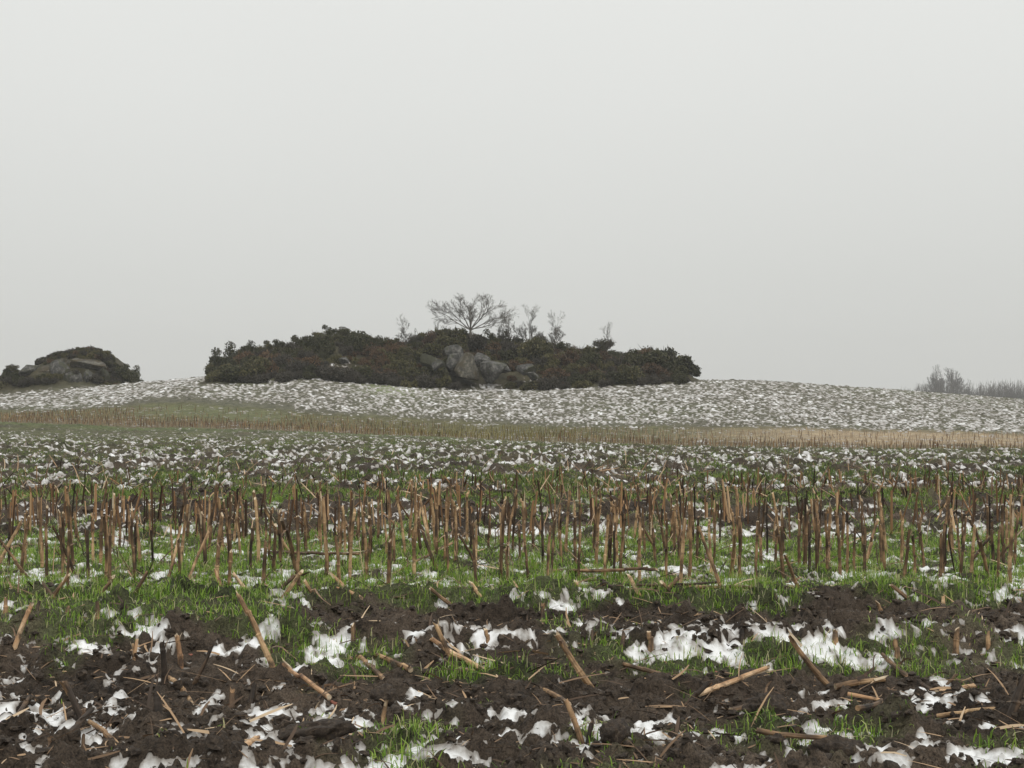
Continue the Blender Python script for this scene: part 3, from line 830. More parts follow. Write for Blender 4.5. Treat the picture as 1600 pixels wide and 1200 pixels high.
set_tag(mesh_np("stubble", V, Q, None, [m_far_l, m_far_c, m_far_r], mat_idx=np.tile(mi, 5)), "distant strip of brown and straw coloured maize stubble at the foot of the snowy hill", "stubble", kind='stuff')

# ------------------------------------------------------------------ fallen and broken stalks one can point at in the foreground
def piece(bx, by, tx, ty, r, col, label, mode='lean', husk=0, split=0, lift=.0, name='stalk_piece', cat='stalk', group='broken maize stalks in the foreground', jag=True):
    """base pixel, tip pixel -> a stalk lying on or stuck in the ground"""
    x, y = pix(bx, by); p0 = Vector((x, y, gz(x, y) + (r * .5 if mode == 'lie' else -.005)))
    if mode == 'lie':
        x2, y2 = pix(tx, ty); p1 = Vector((x2, y2, gz(x2, y2) + r * .8 + lift))
    else:
        z_obs = p0.z
        p1 = at(tx, ty, y + .02 * (1 if mode == 'lean' else 0))
        p1.z += gz(x, y) - (CAMZ - (by - 600) / 2000 * y)
    if mode == 'lie':
        up_ = max([gz(p0.x + (p1.x - p0.x) * f, p0.y + (p1.y - p0.y) * f) - (p0.z + (p1.z - p0.z) * f) for f in (.15, .3, .5, .7, .85)])
        if up_ > 0: p0.z += up_ * .8; p1.z += up_ * .8
    if husk == 0 and name == 'stalk_piece' and random.random() < .45: husk = 1
    if random.random() < .4: split = 1
    d = p1 - p0; L = max(d.length, .02); r *= .80
    o = stalk_geo(L, r, int(bx * 7 + by), MATS[col], .03 if L > .1 else .0, jag, husk, split, name)
    o.location = p0
    o.rotation_mode = 'QUATERNION'; o.rotation_quaternion = d.to_track_quat('Z', 'Y')
    set_tag(o, label, cat, group)
    return o
P = piece
P(22, 1026, 43, 957, .011, 'pale', "pale leaning stalk at the left edge below the grass bank")
P(428, 1060, 378, 948, .0125, 'tan', "tall two-toned stalk leaning left out of the mud with a split side", split=1)
P(282, 1045, 283, 996, .012, 'pale', "pale split stub standing upright in the dark rut on the left", split=1)
P(256, 1090, 262, 1026, .0125, 'dark', "thick black stub standing upright beside a tan stalk on the left")
P(297, 1104, 263, 1056, .010, 'tan', "tan stalk lying against the black upright stub", 'lie')
P(296, 1080, 336, 1014, .009, 'dark', "thin black stem leaning right in the left rut")
P(134, 1142, 104, 1074, .0125, 'dark', "charred stalk leaning left with a frayed pale tip", split=1, husk=1)
P(14, 1138, 47, 1112, .010, 'dark', "dark bent stem end near the left edge of the mud", 'lie')
P(55, 1197, 150, 1153, .0125, 'dark', "long dark stalk lying in the bottom left corner", 'lie', lift=.03)
P(178, 1173, 148, 1152, .009, 'tan', "short tan piece propped on the long dark stalk at bottom left", 'lie', lift=.03)
P(128, 1200, 131, 1150, .007, 'dark', "slim black twig upright at the bottom left")
P(382, 1188, 416, 1158, .009, 'pale', "pale splinter lying at the bottom left of the long clod", 'lie')
P(205, 1062, 218, 1014, .008, 'pale', "pale straw stem of a frayed pair on the dark slope", husk=2)
P(212, 1062, 208, 1022, .006, 'tan', "thinner tan straw of the frayed pair on the dark slope")
P(597, 1076, 551, 1022, .0105, 'brown', "brown stalk lying down the slope, left of its longer twin", 'lie', husk=1)
P(636, 1064, 578, 1014, .0115, 'tan', "orange tan stalk lying down the slope with snow at its foot", 'lie')
P(708, 1032, 680, 976, .0115, 'tan', "tan stalk leaning left over a lying stalk, mid foreground", split=1)
P(756, 1054, 668, 1018, .0125, 'pale', "pale stalk lying under the leaning one, mid foreground", 'lie')
P(510, 1106, 458, 1066, .0095, 'pale', "thin pale stalk lying on mud above the white snow patch", 'lie')
P(500, 1092, 512, 1078, .010, 'dark', "dark short piece lying behind the thin pale stalk", 'lie')
P(923, 1075, 867, 1000, .0135, 'tan', "thick cracked stalk leaning left on the bare slope, centre right", split=1)
P(1041, 1082, 968, 1047, .0105, 'brown', "grey brown stalk lying flat below the grass lip, right of centre", 'lie')
P(884, 1117, 825, 1069, .0105, 'tan', "tan ended stalk lying downhill in the grass tufts, below centre", 'lie')
P(909, 1172, 889, 1108, .0105, 'brown', "brown leaning stub in the torn grass at bottom centre", husk=1)
P(917, 1176, 920, 1140, .009, 'dark', "dark stub upright beside the brown leaning stub at bottom centre")
P(598, 1140, 606, 1116, .009, 'tan', "frayed tan stub poking from a grass tuft at bottom left of centre", split=1, husk=1)
P(1069, 1113, 1103, 1076, .011, 'dark', "black stalk end leaning right beside a grass tuft")
P(1104, 1093, 1200, 1083, .011, 'pale', "straw coloured stalk lying level across the mud, right of centre", 'lie')
P(1150, 1121, 1197, 1102, .011, 'brown', "dark stalk with a pale tip lying on the mud below the level one", 'lie')
P(1294, 1079, 1224, 1011, .012, 'brown', "long curved brown stalk leaning left at the end of the grass lip")
P(1456, 1084, 1369, 1041, .0115, 'brown', "long brown stalk lying downhill on bare soil, far right", 'lie', husk=1)
P(1438, 1083, 1521, 1088, .0115, 'pale', "bright pale stalk lying level at the end of the long brown one, far right", 'lie')
P(1318, 1084, 1377, 1080, .012, 'tan', "flattened tan stalk lying level in the wet track, right", 'lie')
P(1240, 1162, 1194, 1124, .0115, 'dark', "dark stalk lying towards a black clod at lower right", 'lie')
P(1578, 1140, 1601, 1082, .0155, 'dark', "thick black stalk leaning out of the right edge")
P(1346, 1142, 1388, 1119, .010, 'dark', "dark stem end lying on the snow at lower right", 'lie')
P(1472, 1076, 1495, 1056, .006, 'brown', "thin twig sticking from the bare slope at far right")
P(1480, 1126, 1553, 1134, .008, 'tan', "slender tan stem lying level near the right edge of the mud", 'lie')
P(1340, 1107, 1385, 1110, .007, 'pale', "thin straw lying level beside the green tuft at right", 'lie')
P(1200, 1185, 1330, 1192, .009, 'brown', "slim brown stem lying along the bottom edge at right", 'lie')
# stems lying in the grass of the stubble rows
P(868, 897, 1010, 918, .0115, 'brown', "long stem lying in the grass before the front row, its upper left end", 'lie', lift=.04)
P(1005, 917, 1172, 934, .012, 'brown', "long thick stem lying in the grass before the front row, its right end", 'lie', lift=.02)
P(985, 926, 1120, 931, .008, 'dark', "thinner dark stem lying just under the long thick stem", 'lie')
P(388, 862, 532, 893, .0115, 'brown', "brown stem lying aslant across the stubble, left of centre", 'lie', lift=.10)
P(615, 897, 693, 870, .010, 'brown', "brown stem lying up to the right amid the front row, centre", 'lie', lift=.05)
P(285, 917, 365, 862, .011, 'tan', "pair of tan leaf stems lying aslant amid the front row, left", 'lie', lift=.06, husk=2)
P(1255, 898, 1290, 888, .009, 'dark', "short dark stem lying in grass right of the front row", 'lie')
P(1410, 908, 1450, 910, .010, 'brown', "short brown stem lying level in the grass, far right", 'lie')
# leaning stumps along the near edge of the grass
for (bx, by, tx, ty, c, l) in [
    (75, 948, 106, 905, 'brown', "brown stub leaning right at the near grass edge, far left"),
    (90, 945, 66, 918, 'dark', "thin dark stub crossing behind the brown leaning one, far left"),
    (150, 940, 174, 903, 'brown', "thick brown stub leaning right beside a snow patch in the grass"),
    (203, 946, 230, 903, 'brown', "thick brown stub leaning right, second from the snow patch in the grass"),
    (346, 934, 338, 902, 'pale', "pale stub tilted left below the tangled stems, left"),
    (393, 930, 366, 898, 'pale', "pale stub fallen to the left below the tangled stems"),
    (440, 942, 474, 902, 'tan', "tan stub leaning right, one of a crossed pair on the grass edge"),
    (495, 940, 474, 913, 'tan', "tan stub fallen left, beside the crossed pair on the grass edge"),
    (436, 938, 462, 917, 'dark', "dark stub low behind the crossed pair on the grass edge"),
    (545, 928, 520, 898, 'pale', "pale bent stub leaning left above the dark bank"),
    (563, 946, 530, 928, 'pale', "pale stalk end fallen on the dark bank edge, left of centre"),
    (706, 948, 672, 925, 'brown', "brown stalk fallen across the dark bank edge, centre"),
    (752, 934, 735, 914, 'tan', "tan stub tilted left on the bank beside snow, centre"),
    (905, 926, 899, 912, 'pale', "short pale stub at the near grass edge below the long stem"),
    (998, 936, 982, 909, 'pale', "pale stub tilted left against the long lying stem"),
    (1058, 938, 1036, 914, 'brown', "brown stub leaning left, one of two crossed under the long stem"),
    (1040, 930, 1060, 912, 'tan', "tan stub leaning right, one of two crossed under the long stem"),
    (1384, 972, 1371, 940, 'tan', "tan stub leaning left on the dark bank, right"),
    (1417, 955, 1394, 936, 'brown', "brown stub fallen left at the bank edge, right"),
    (1592, 958, 1574, 934, 'dark', "dark stub leaning left on the bank, right edge"),
    (1474, 955, 1474, 938, 'pale', "short frayed pale stump on the bank beside snow, right")]:
    P(bx, by, tx, ty, .0115, c, l)
# short cut stumps standing along the snowy furrow and the grass bank
for (bx, by, h_, r_, c, l) in [
    (553, 1006, 24, .013, 'brown', "short brown stump at the snowy furrow, left of centre"),
    (763, 1008, 24, .011, 'brown', "short brown stump in grass at the snowy furrow, centre"),
    (923, 1011, 16, .012, 'dark', "low black stump in the snowy furrow, first of three"),
    (971, 1016, 22, .012, 'dark', "black stump in the snowy furrow, middle of three"),
    (1016, 1019, 30, .013, 'brown', "taller brown stump in the snowy furrow, last of three"),
    (848, 983, 22, .012, 'dark', "dark ragged stump on the black clods of the furrow"),
    (1050, 984, 24, .012, 'dark', "dark ragged stump amid dead leaves in the furrow"),
    (1305, 1014, 20, .015, 'brown', "squat brown stump by the snow wedge, right"),
    (1402, 1028, 32, .013, 'brown', "brown stump rising from clods and snow, right"),
    (1493, 1032, 40, .014, 'brown', "tall brown stump at the big snow wedge, far right"),
    (1545, 1020, 22, .011, 'tan', "tan stump in the grass at the far right furrow"),
    (1160, 1008, 18, .011, 'dark', "small dark stump tilted in snow right of centre"),
    (1252, 978, 20, .013, 'dark', "dark frayed stump on the bank face, right of centre"),
    (1297, 982, 34, .014, 'dark', "dark wide stump on the bank face, right"),
    (103, 973, 16, .012, 'brown', "short stump in the left grass bank with snow on it"),
    (153, 983, 30, .011, 'brown', "brown stump standing in the left grass bank"),
    (190, 976, 26, .010, 'dark', "dark stump standing in the left grass bank"),
    (8, 970, 26, .011, 'brown', "brown stump in the left grass bank at the picture edge"),
    (58, 975, 20, .011, 'dark', "dark stump in the left grass bank near a snow spot"),
    (362, 1107, 26, .012, 'dark', "dark stump on the mud, first of two near the left clods"),
    (392, 1107, 26, .012, 'dark', "dark stump on the mud, second of two near the left clods"),
    (246, 1148, 22, .015, 'dark', "stub of black stalk in the low snow at left")]:
    P(bx, by, bx + random.uniform(-4, 4), by - h_, r_, c, l, name='cut_stump', cat='stump', group='short cut stumps along the furrow')

# ------------------------------------------------------------------ clods, brick bits
def lump(name, cx, cy, w, h, depth, mat, seed, parent_loc=None, rough=.35, flat=.0, sub=4):
    import bmesh
    bm = bmesh.new(); bmesh.ops.create_icosphere(bm, subdivisions=sub, radius=1.0)
    rnd = random.Random(seed)
    planes = [(Vector((rnd.gauss(0, 1), rnd.gauss(0, 1), rnd.gauss(0, .7))).normalized(), rnd.uniform(.30, .62)) for _ in range(9)]
    o_ = Vector((seed * 3.7, seed * 1.9, 0))
    for v in bm.verts:
        p = v.co.copy()
        if flat:
            for n_, d_ in planes:
                e_ = p.dot(n_) - d_
                if e_ > 0: p -= n_ * e_ * flat
        nn = mnoise.fractal(v.co * 1.6 + o_, .8, 2.0, 6)
        n2 = abs(mnoise.noise(v.co * 5 + o_))
        p *= 1 + rough * nn * .5 + rough * .3 * n2
        v.co = Vector((p.x * w / 2, p.y * depth / 2, p.z * h / 2))
    me = bpy.data.meshes.new(name); bm.to_mesh(me); bm.free()
    me.polygons.foreach_set('use_smooth', [True] * len(me.polygons))
    me.materials.append(mat)
    o = bpy.data.objects.new(name, me); COL.objects.link(o)
    return o
for k, (cx, cy, wpx, hpx, lab) in enumerate([
    (490, 1170, 110, 34, "long dark clod of earth lying in the snow at the bottom, left of centre"),
    (600, 1100, 42, 34, "round black clod between two snow patches, left of centre"),
    (1310, 1190, 80, 40, "shaggy black clod at the bottom, right of centre"),
    (1175, 1070, 60, 26, "smooth clod with snow on its right side, right of centre"),
    (960, 1178, 44, 38, "black clod with dead leaves on it at bottom centre"),
    (1195, 1140, 60, 34, "dark clod under a leaning stalk at lower right"),
    (110, 1112, 40, 26, "small black clod between snow spots on the left")]):
    x, y = pix(cx, cy); s = y / 2000
    o = lump('earth_clod', 0, 0, wpx * s, hpx * s * 1.1, hpx * s * 1.5, m_clod, 300 + k, rough=.7)
    o.location = (x, y, gz(x, y) + hpx * s * .22); o.rotation_euler = (0, random.uniform(-.2, .1), random.uniform(-.3, .3))
    set_tag(o, lab, "clod", "large clods of earth")
for k, (cx, cy, wpx, hpx, lab) in enumerate([
    (816, 1042, 20, 12, "flat red brick fragment on the bare slope, centre"),
    (118, 1163, 14, 12, "round red brick bit in the mud at lower left"),
    (296, 1025, 13, 10, "red brick bit beside the pale split stub"),
    (325, 1178, 20, 16, "larger dull red brick bit near the bottom, left"),
    (1120, 1060, 16, 9, "reddish brick chip at the foot of the grass lip"),
    (522, 1106, 22, 14, "reddish brown brick bit left of the round clod")]):
    x, y = pix(cx, cy); s = y / 2000
    o = lump('brick_fragment', 0, 0, wpx * s, hpx * s, wpx * s * .8, m_brick, 340 + k, rough=.15, flat=1.0, sub=3)
    o.location = (x, y, gz(x, y) + hpx * s * .3); o.rotation_euler = (random.uniform(-.2, .3), random.uniform(-.3, .3), random.uniform(0, 3))
    set_tag(o, lab, "brick bit", "bits of broken brick in the soil")

# small crumbs and lumps of earth all over the near mud
import bmesh
bm_ = bmesh.new(); bmesh.ops.create_icosphere(bm_, subdivisions=2, radius=1.0)
IV = np.array([tuple(v.co) for v in bm_.verts]); IT = np.array([[v.index for v in f.verts] for f in bm_.faces]); bm_.free()
def crumbs(n, d0, d1, rmin, rmax):
    Xv, Yv = scatter(n, d0, d1, .46)
    py = py_near(Yv)
    dens = np.interp(py, [780, 820, 850, 860, 930, 942, 960, 1000, 1010, 1200], [.5, .5, .2, 0, 0, .7, .9, .7, .5, 1.0]) * np.clip(.55 + 1.1 * fbm(Xv * 1.8, Yv * 1.8, 191, 2), .12, 1)
    k = (RNG.uniform(0, 1, n) < dens) & (grass_density(Xv, Yv) < .6)
    Xv, Yv = Xv[k], Yv[k]; n = len(Xv)
    r = rmin + (rmax - rmin) * RNG.uniform(0, 1, n) ** 3.2
    u = RNG.normal(0, 1, (n, 3)); ph = RNG.uniform(0, 6.28, (n, 6)); sc3 = RNG.uniform(.65, 1.25, (n, 3)) * np.array([1.1, 1.1, .8])
    ir = 1 + .22 * np.sin(IV[None, :, 0] * 3.1 + ph[:, :1]) + .2 * np.sin(IV[None, :, 1] * 3.7 + ph[:, 1:2]) + .2 * np.sin(IV[None, :, 2] * 4.3 + ph[:, 2:3]) + RNG.normal(0, .20, (n, len(IV)))
    V = IV[None] * ir[..., None] * sc3[:, None, :] * r[:, None, None]
    c_, s_ = np.cos(ph[:, 5])[:, None], np.sin(ph[:, 5])[:, None]
    V = np.stack([V[..., 0] * c_ - V[..., 1] * s_, V[..., 0] * s_ + V[..., 1] * c_, V[..., 2]], -1)
    V += np.stack([Xv, Yv, soil_z(Xv, Yv) + r * .25], -1)[:, None, :]
    return V.reshape(-1, 3), (IT[None] + (np.arange(n) * len(IV))[:, None, None]).reshape(-1, 3)
v1_, t1_ = crumbs(30000, 2.6, 7.0, .003, .019); v2_, t2_ = crumbs(3500, 7, 14, .010, .04)
set_tag(mesh_np("earth_crumbs", np.concatenate([v1_, v2_]), None, np.concatenate([t1_, t2_ + len(v1_)]), [m_clod], False), "small dark crumbs and lumps of earth over mud and snow", "earth", kind='stuff')

# ------------------------------------------------------------------ boulders
def boulder(x0, x1, y0, y1, mat, label, rot=0.0, D_=None, seed=0, group='granite boulders on the main knoll', rough=.14, deep=.9, flat=.9):
    cx, cy = (x0 + x1) / 2, (y0 + y1) / 2
    if D_ is None:
        gx, D_ = pix(cx, y1 - 4, 60); D_ += .3
    s = D_ / 2000; w, h = (x1 - x0) * s, (y1 - y0) * s
    o = lump('boulder', 0, 0, w * 1.3, h * 1.3, w * deep * 1.3, mat, 400 + seed, rough=rough, flat=flat)
    o.location = at(cx, cy + 1, D_)
    o.rotation_euler = (0, rot * .6, 0)
    set_tag(o, label, "boulder", group)
    return o
boulder(700, 750, 556, 594, m_rockl, "largest boulder with ochre lichen in the middle of the knoll", .0, 114.2, 1)
boulder(688, 726, 556, 584, m_rock, "slanted grey slab left of the ochre boulder", -.3, 115.2, 2)
boulder(693, 722, 541, 561, m_rock, "pointed tilted slab highest in the boulder pile", -.45, 117.0, 3)
boulder(738, 771, 551, 576, m_rock, "arched boulder over a dark hollow behind the ochre one", .25, 116.6, 4)
boulder(742, 793, 567, 593, m_rock, "long smooth grey boulder right of the ochre one", .06, 114.4, 5)
boulder(773, 797, 565, 580, m_rock, "small boulder on the right shoulder of the long grey one", .1, 116.2, 6)
boulder(804, 838, 568, 588, m_rock, "rounded boulder at the right end of the pile", .15, 115.2, 7)
boulder(645, 693, 548, 580, m_rockm, "broad mossy boulder at the left of the pile", -.1, 115.6, 8)
boulder(672, 692, 561, 578, m_rock, "pale fractured rock beside the mossy boulder", .5, 114.4, 11)
boulder(822, 846, 580, 592, m_rock, "low pale rock right of the pile near the field edge", 0, 113.8, 12)
boulder(527, 546, 556, 566, m_rock, "flat pale rock showing among bushes left of centre", 0, 117.5, 13)
GL = 'boulders of the left rock outcrop'
boulder(34, 62, 566, 590, m_rock, "grey boulder on the left shoulder of the left outcrop", .2, None, 22, GL)
boulder(60, 78, 570, 590, m_rockl, "small lichened boulder in the left outcrop's gap", 0, None, 23, GL)
boulder(76, 104, 566, 596, m_rock, "grey block left of centre on the left outcrop's face", -.2, None, 24, GL)
boulder(92, 116, 557, 576, m_rockl, "pale topped boulder under the left outcrop's dome", .1, None, 25, GL)
boulder(108, 158, 560, 580, m_rockl, "long pale streaked slab across the left outcrop's face", .04, None, 26, GL)
boulder(96, 126, 576, 604, m_rock, "grey block low on the left outcrop's face", .3, None, 27, GL)
boulder(126, 150, 580, 602, m_rock, "squarish block right of centre on the left outcrop's face", 0, None, 28, GL)
boulder(150, 176, 574, 606, m_rockm, "dark mossy boulder at the right of the left outcrop's face", 0, None, 29, GL)

# ------------------------------------------------------------------ bushes
def bush_mesh(name, seed, mat, n=2600, lumps=7, size=(.07, .15), spiky=.3, stems=10, tall=1.0, gaps=.0):
    """about 1 m radius; leaves through an uneven dome, dark core, protruding sprigs"""
    rg = np.random.default_rng(seed)
    cs = np.stack([rg.uniform(-.75, .75, lumps), rg.uniform(-.6, .6, lumps), rg.uniform(.2, .75, lumps) * tall], -1)
    rs = rg.uniform(.28, .52, lumps)
    k = rg.integers(0, lumps, n)
    dirs = rg.normal(0, 1, (n, 3)); dirs /= np.linalg.norm(dirs, axis=1)[:, None]
    rr = rs[k] * (rg.uniform(.35, 1.0, n) ** .5) * (1 + np.where(rg.uniform(0, 1, n) < .12, rg.uniform(0, .35, n), 0))
    P0 = cs[k] + dirs * rr[:, None]; P0[:, 2] = np.maximum(P0[:, 2], rg.uniform(-.12, .1, n))
    a = dirs + rg.normal(0, .8, (n, 3)) + np.array([0, 0, spiky]); a /= np.linalg.norm(a, axis=1)[:, None]
    b_ = np.cross(a, rg.normal(0, 1, (n, 3))); b_ /= np.linalg.norm(b_, axis=1)[:, None]
    s = rg.uniform(size[0], size[1], n)[:, None]
    V = np.stack([P0 - a * s * .5, P0 + b_ * s * .42, P0 + a * s * .75, P0 - b_ * s * .42], 1).reshape(-1, 3)
    Q = np.arange(n * 4).reshape(-1, 4)
    mi = [0] * n
    Vl, Ql = [V], [Q]; off = n * 4
    # sprigs
    mbs = MB()
    for j in range(stems):
        q_ = rg.integers(0, lumps); d = Vector((rg.normal(0, .5), rg.normal(0, .4), 1)).normalized()
        p = Vector(cs[q_]); L = rs[q_] + rg.uniform(.1, .4)
        mbs.tube([p, p + d * L * .6 + Vector((rg.normal(0, .03), 0, 0)), p + d * L], [.022, .015, .006], 3, 1, False)
    if mbs.v:
        Vl.append(np.array([tuple(v) for v in mbs.v])); Ql.append(np.array(mbs.q) + off); mi += [1] * len(mbs.q); off += len(mbs.v)
    # solid core added in each lump against see-through; inner shade painted as dark colour
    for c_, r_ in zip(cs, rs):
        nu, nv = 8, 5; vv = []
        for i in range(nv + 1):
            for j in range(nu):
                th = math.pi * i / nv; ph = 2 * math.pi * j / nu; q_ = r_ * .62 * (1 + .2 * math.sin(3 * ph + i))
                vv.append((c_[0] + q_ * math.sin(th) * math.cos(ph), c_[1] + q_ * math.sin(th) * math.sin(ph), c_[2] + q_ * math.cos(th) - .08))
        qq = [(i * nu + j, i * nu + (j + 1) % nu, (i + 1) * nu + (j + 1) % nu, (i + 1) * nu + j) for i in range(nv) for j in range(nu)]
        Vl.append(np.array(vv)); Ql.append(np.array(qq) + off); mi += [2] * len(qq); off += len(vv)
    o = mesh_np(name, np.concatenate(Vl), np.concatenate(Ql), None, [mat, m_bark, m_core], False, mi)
    return o
def ragged_mesh(name, seed):
    """a thin multi-stemmed evergreen: separate leaf tufts on bent stems, about 2 m tall"""
    rg = np.random.default_rng(seed); mbs = MB(); Vl, Ql, mi = [], [], []; off = 0
    nt_ = 15
    for j in range(nt_):
        hz = rg.uniform(.3, 1.75) if j else 1.85
        c_ = np.array([rg.normal(0, .42) * (1.2 - .3 * hz), rg.normal(0, .35), hz]); r_ = rg.uniform(.2, .36)
        mbs.tube([(rg.normal(0, .1), rg.normal(0, .1), -.2), (c_[0] * .35, c_[1] * .3, hz * .5), tuple(c_), (c_[0] * 1.15, c_[1], hz + rg.uniform(.15, .4))], [.035, .028, .018, .006], 4, 1, False)
        n = 150; d = rg.normal(0, 1, (n, 3)); d /= np.linalg.norm(d, axis=1)[:, None]
        P0 = c_ + d * (r_ * rg.uniform(.15, 1.15, n) ** .7)[:, None] * np.array([1.1, 1.1, 1.0])
        a_ = d + rg.normal(0, .8, (n, 3)); a_ /= np.linalg.norm(a_, axis=1)[:, None]
        b_ = np.cross(a_, rg.normal(0, 1, (n, 3))); b_ /= np.linalg.norm(b_, axis=1)[:, None]
        sz_ = rg.uniform(.07, .15, n)[:, None]
        Vl.append(np.stack([P0 - a_ * sz_ * .5, P0 + b_ * sz_ * .4, P0 + a_ * sz_ * .7, P0 - b_ * sz_ * .4], 1).reshape(-1, 3)); Ql.append(np.arange(n * 4).reshape(-1, 4) + off); off += n * 4; mi += [0] * n
    Vl.append(np.array([tuple(v) for v in mbs.v])); Ql.append(np.array(mbs.q) + off); mi += [1] * len(mbs.q)
    return mesh_np(name, np.concatenate(Vl), np.concatenate(Ql), None, [m_gorse, m_bark], False, mi)
bush_p = {
    'gorse': [bush_mesh('gorse_bush', 500 + i, m_gorse, 2600, 7, (.07, .15)) for i in range(3)],
    'heath': [bush_mesh('heather_bush', 520 + i, m_heath, 2600, 8, (.06, .12), tall=.7) for i in range(2)],
    'olive': [bush_mesh('scrub_bush', 530 + i, m_olive, 2400, 7, (.06, .13), tall=.8) for i in range(2)],
    'grey': [bush_mesh('twiggy_bush', 540 + i, m_grey, 2600, 7, (.06, .14), spiky=.9, stems=26) for i in range(2)],
    'ragged': [ragged_mesh('ragged_bush', 550 + i) for i in range(4)]}
bush_used = set()
def place_bush(kind, x, y, s, label, group, sz=1.0, sink=.12):
    i = random.randrange(len(bush_p[kind])); p = bush_p[kind][i]
    o = p if (kind, i) not in bush_used else p.copy()
    if (kind, i) in bush_used: COL.objects.link(o)
    bush_used.add((kind, i))
    o.location = (x, y, float(macro(np.array([x]), np.array([y]))[0]) - sink * s)
    o.rotation_euler = (0, 0, random.uniform(0, 6.28)); o.scale = (s * random.uniform(.9, 1.2), s, s * sz * random.uniform(.85, 1.15))
    set_tag(o, label, "bush", group)
    return o
GB = 'bushes covering the main knoll'
KN = {'gorse': 'dark green gorse bush', 'heath': 'rusty brown heather clump', 'olive': 'olive green scrub bush', 'grey': 'grey brown twiggy bush'}
def clear_of_rocks(x, y):
    u = 800 + 2000 * x / y
    z = float(macro(np.array([x]), np.array([y]))[0]) + .7; v = 600 - (z - CAMZ) / y * 2000
    for (a, b_, c, d) in [(686, 796, 538, 592), (660, 692, 555, 574), (800, 838, 568, 588), (528, 566, 557, 566), (734, 786, 588, 602), (820, 848, 578, 592)]:
        if a < u < b_ and c - 5 < v < d + 3 and y < 118: return False
    return True
cands = []
for k in range(6000):
    x = random.uniform(-28.2, 15.7); y = random.uniform(113.6, 130)
    hh = float(np.interp(x, KX, KH))
    if hh < .5 or not clear_of_rocks(x, y): continue
    ok = all((x - q_[0]) ** 2 + ((y - q_[1]) * .9) ** 2 > .98 ** 2 for q_ in cands)
    if ok: cands.append((x, y))
    if len(cands) > 340: break
for x, y in cands:
    u = 800 + 2000 * x / y
    rn = random.random() + .25 * float(pn(np.array([x * .25]), np.array([y * .25]), 95)[0])
    if y < 116.2 : kind = 'grey' if rn < .5 else 'gorse' if rn < .85 else 'olive'
    elif u < 560: kind = 'gorse' if rn < .45 else 'grey' if rn < .7 else 'olive' if rn < .85 else 'heath'
    elif u > 980: kind = 'heath' if rn < .35 else 'gorse' if rn < .8 else 'olive'
    else: kind = 'heath' if rn < .4 else 'olive' if rn < .68 else 'gorse' if rn < .85 else 'grey'
    where = 'the left end' if u < 470 else 'the left half' if u < 630 else 'the middle' if u < 850 else 'the right half' if u < 980 else 'the right end'
    dep = 'along the field edge' if y < 116.2 else 'on the slope' if y < 121 else 'on the crest'
    place_bush(kind, x, y, random.choice([random.uniform(.6, 1.0), random.uniform(.8, 1.3), random.uniform(1.2, 1.75)]) * (.85 if abs(u - 700) > 370 else 1), f"{KN[kind]} {dep} of the main knoll, {where}", GB)
for k in range(330):
    x = random.uniform(-27, 16); y = random.uniform(114.5, 124)
    if np.interp(x, KX, KH) < .5 or not clear_of_rocks(x, y): continue
    u = 800 + 2000 * x / y; kind = random.choice(['heath', 'heath', 'olive', 'grey'])
    where = 'left' if u < 560 else 'middle' if u < 850 else 'right'
    place_bush(kind, x, y, random.uniform(.45, .7), f"small {KN[kind]} among larger bushes, {where} of the main knoll", GB)
def skyline(px_, py_top, D_, kind, label, group, w=None):
    x = (px_ - 800) / 2000 * D_; zg = float(macro(np.array([x]), np.array([D_]))[0]); zt = CAMZ - (py_top - 600) / 2000 * D_
    h_ = max(zt - zg, .8); s = max(w or h_ / 1.55, h_ * .5)
    o = place_bush(kind, x, D_, s, label, group)
    o.scale = (s, s, h_ / (2.1 if kind == 'ragged' else 1.2)); return o
SK = 'ragged evergreens on the skyline of the main knoll'
for (a, t_, w_, l) in [(361, 532, .75, "open ragged bush standing alone at the left end skyline"), (343, 556, .7, "small ragged bush lowest on the left end skyline"),
    (398, 531, 1.1, "leaning ragged bush on the skyline, second from the left end"), (417, 529, 1.2, "rounded ragged bush on the skyline, third from the left end"), (437, 528, 1.1, "dense ragged bush on the left skyline before the rock hump"),
    (469, 521, 1.0, "tall slim ragged bush left of the rock hump"), (500, 516, 1.3, "ragged bush on the left of the rock hump"), (514, 505, 1.0, "highest ragged bush on the rock hump"), (536, 509, 1.1, "second high ragged bush on the rock hump"),
    (561, 523, .9, "small ragged bush on the right of the rock hump"), (596, 523, 1.0, "flat topped ragged bush right of the rock hump"), (612, 526, 1.0, "ragged bush under the thin bare saplings"), (648, 522, 1.1, "dark ragged bush left of the rock dome"),
    (766, 513, .9, "round dark bush just right of the bare tree"), (785, 516, .9, "dark bush under the right limbs of the bare tree"), (803, 524, .9, "flat dark bush between the bare tree and the bare saplings"), (846, 523, 1.2, "dark bush between the two bare saplings"), (880, 532, 1.0, "dark bush right of the bare saplings"),
    (940, 528, .9, "upright ragged bush with bare twigs, right half skyline"), (960, 545, 1.2, "low bush right of the upright ragged one"), (915, 539, 1.3, "low dark bush left of the upright ragged one")]:
    skyline(a, t_, 124.5, 'ragged', l, SK, w_)
for (a, t_, w_, kd, l) in [(1030, 541, 2.1, 'gorse', "largest dark gorse bush at the right end of the knoll"), (1058, 548, 1.9, 'gorse', "sloping dark gorse bush near the right tip of the knoll"), (1074, 566, 1.2, 'gorse', "small gorse bush at the very right tip of the knoll"), (1000, 545, 1.7, 'gorse', "gorse bush left of the largest one at the right end")]:
    skyline(a, t_, 119.5, kd, l, 'gorse at the right end of the main knoll', w_)
GL2 = 'bushes round the left rock outcrop'
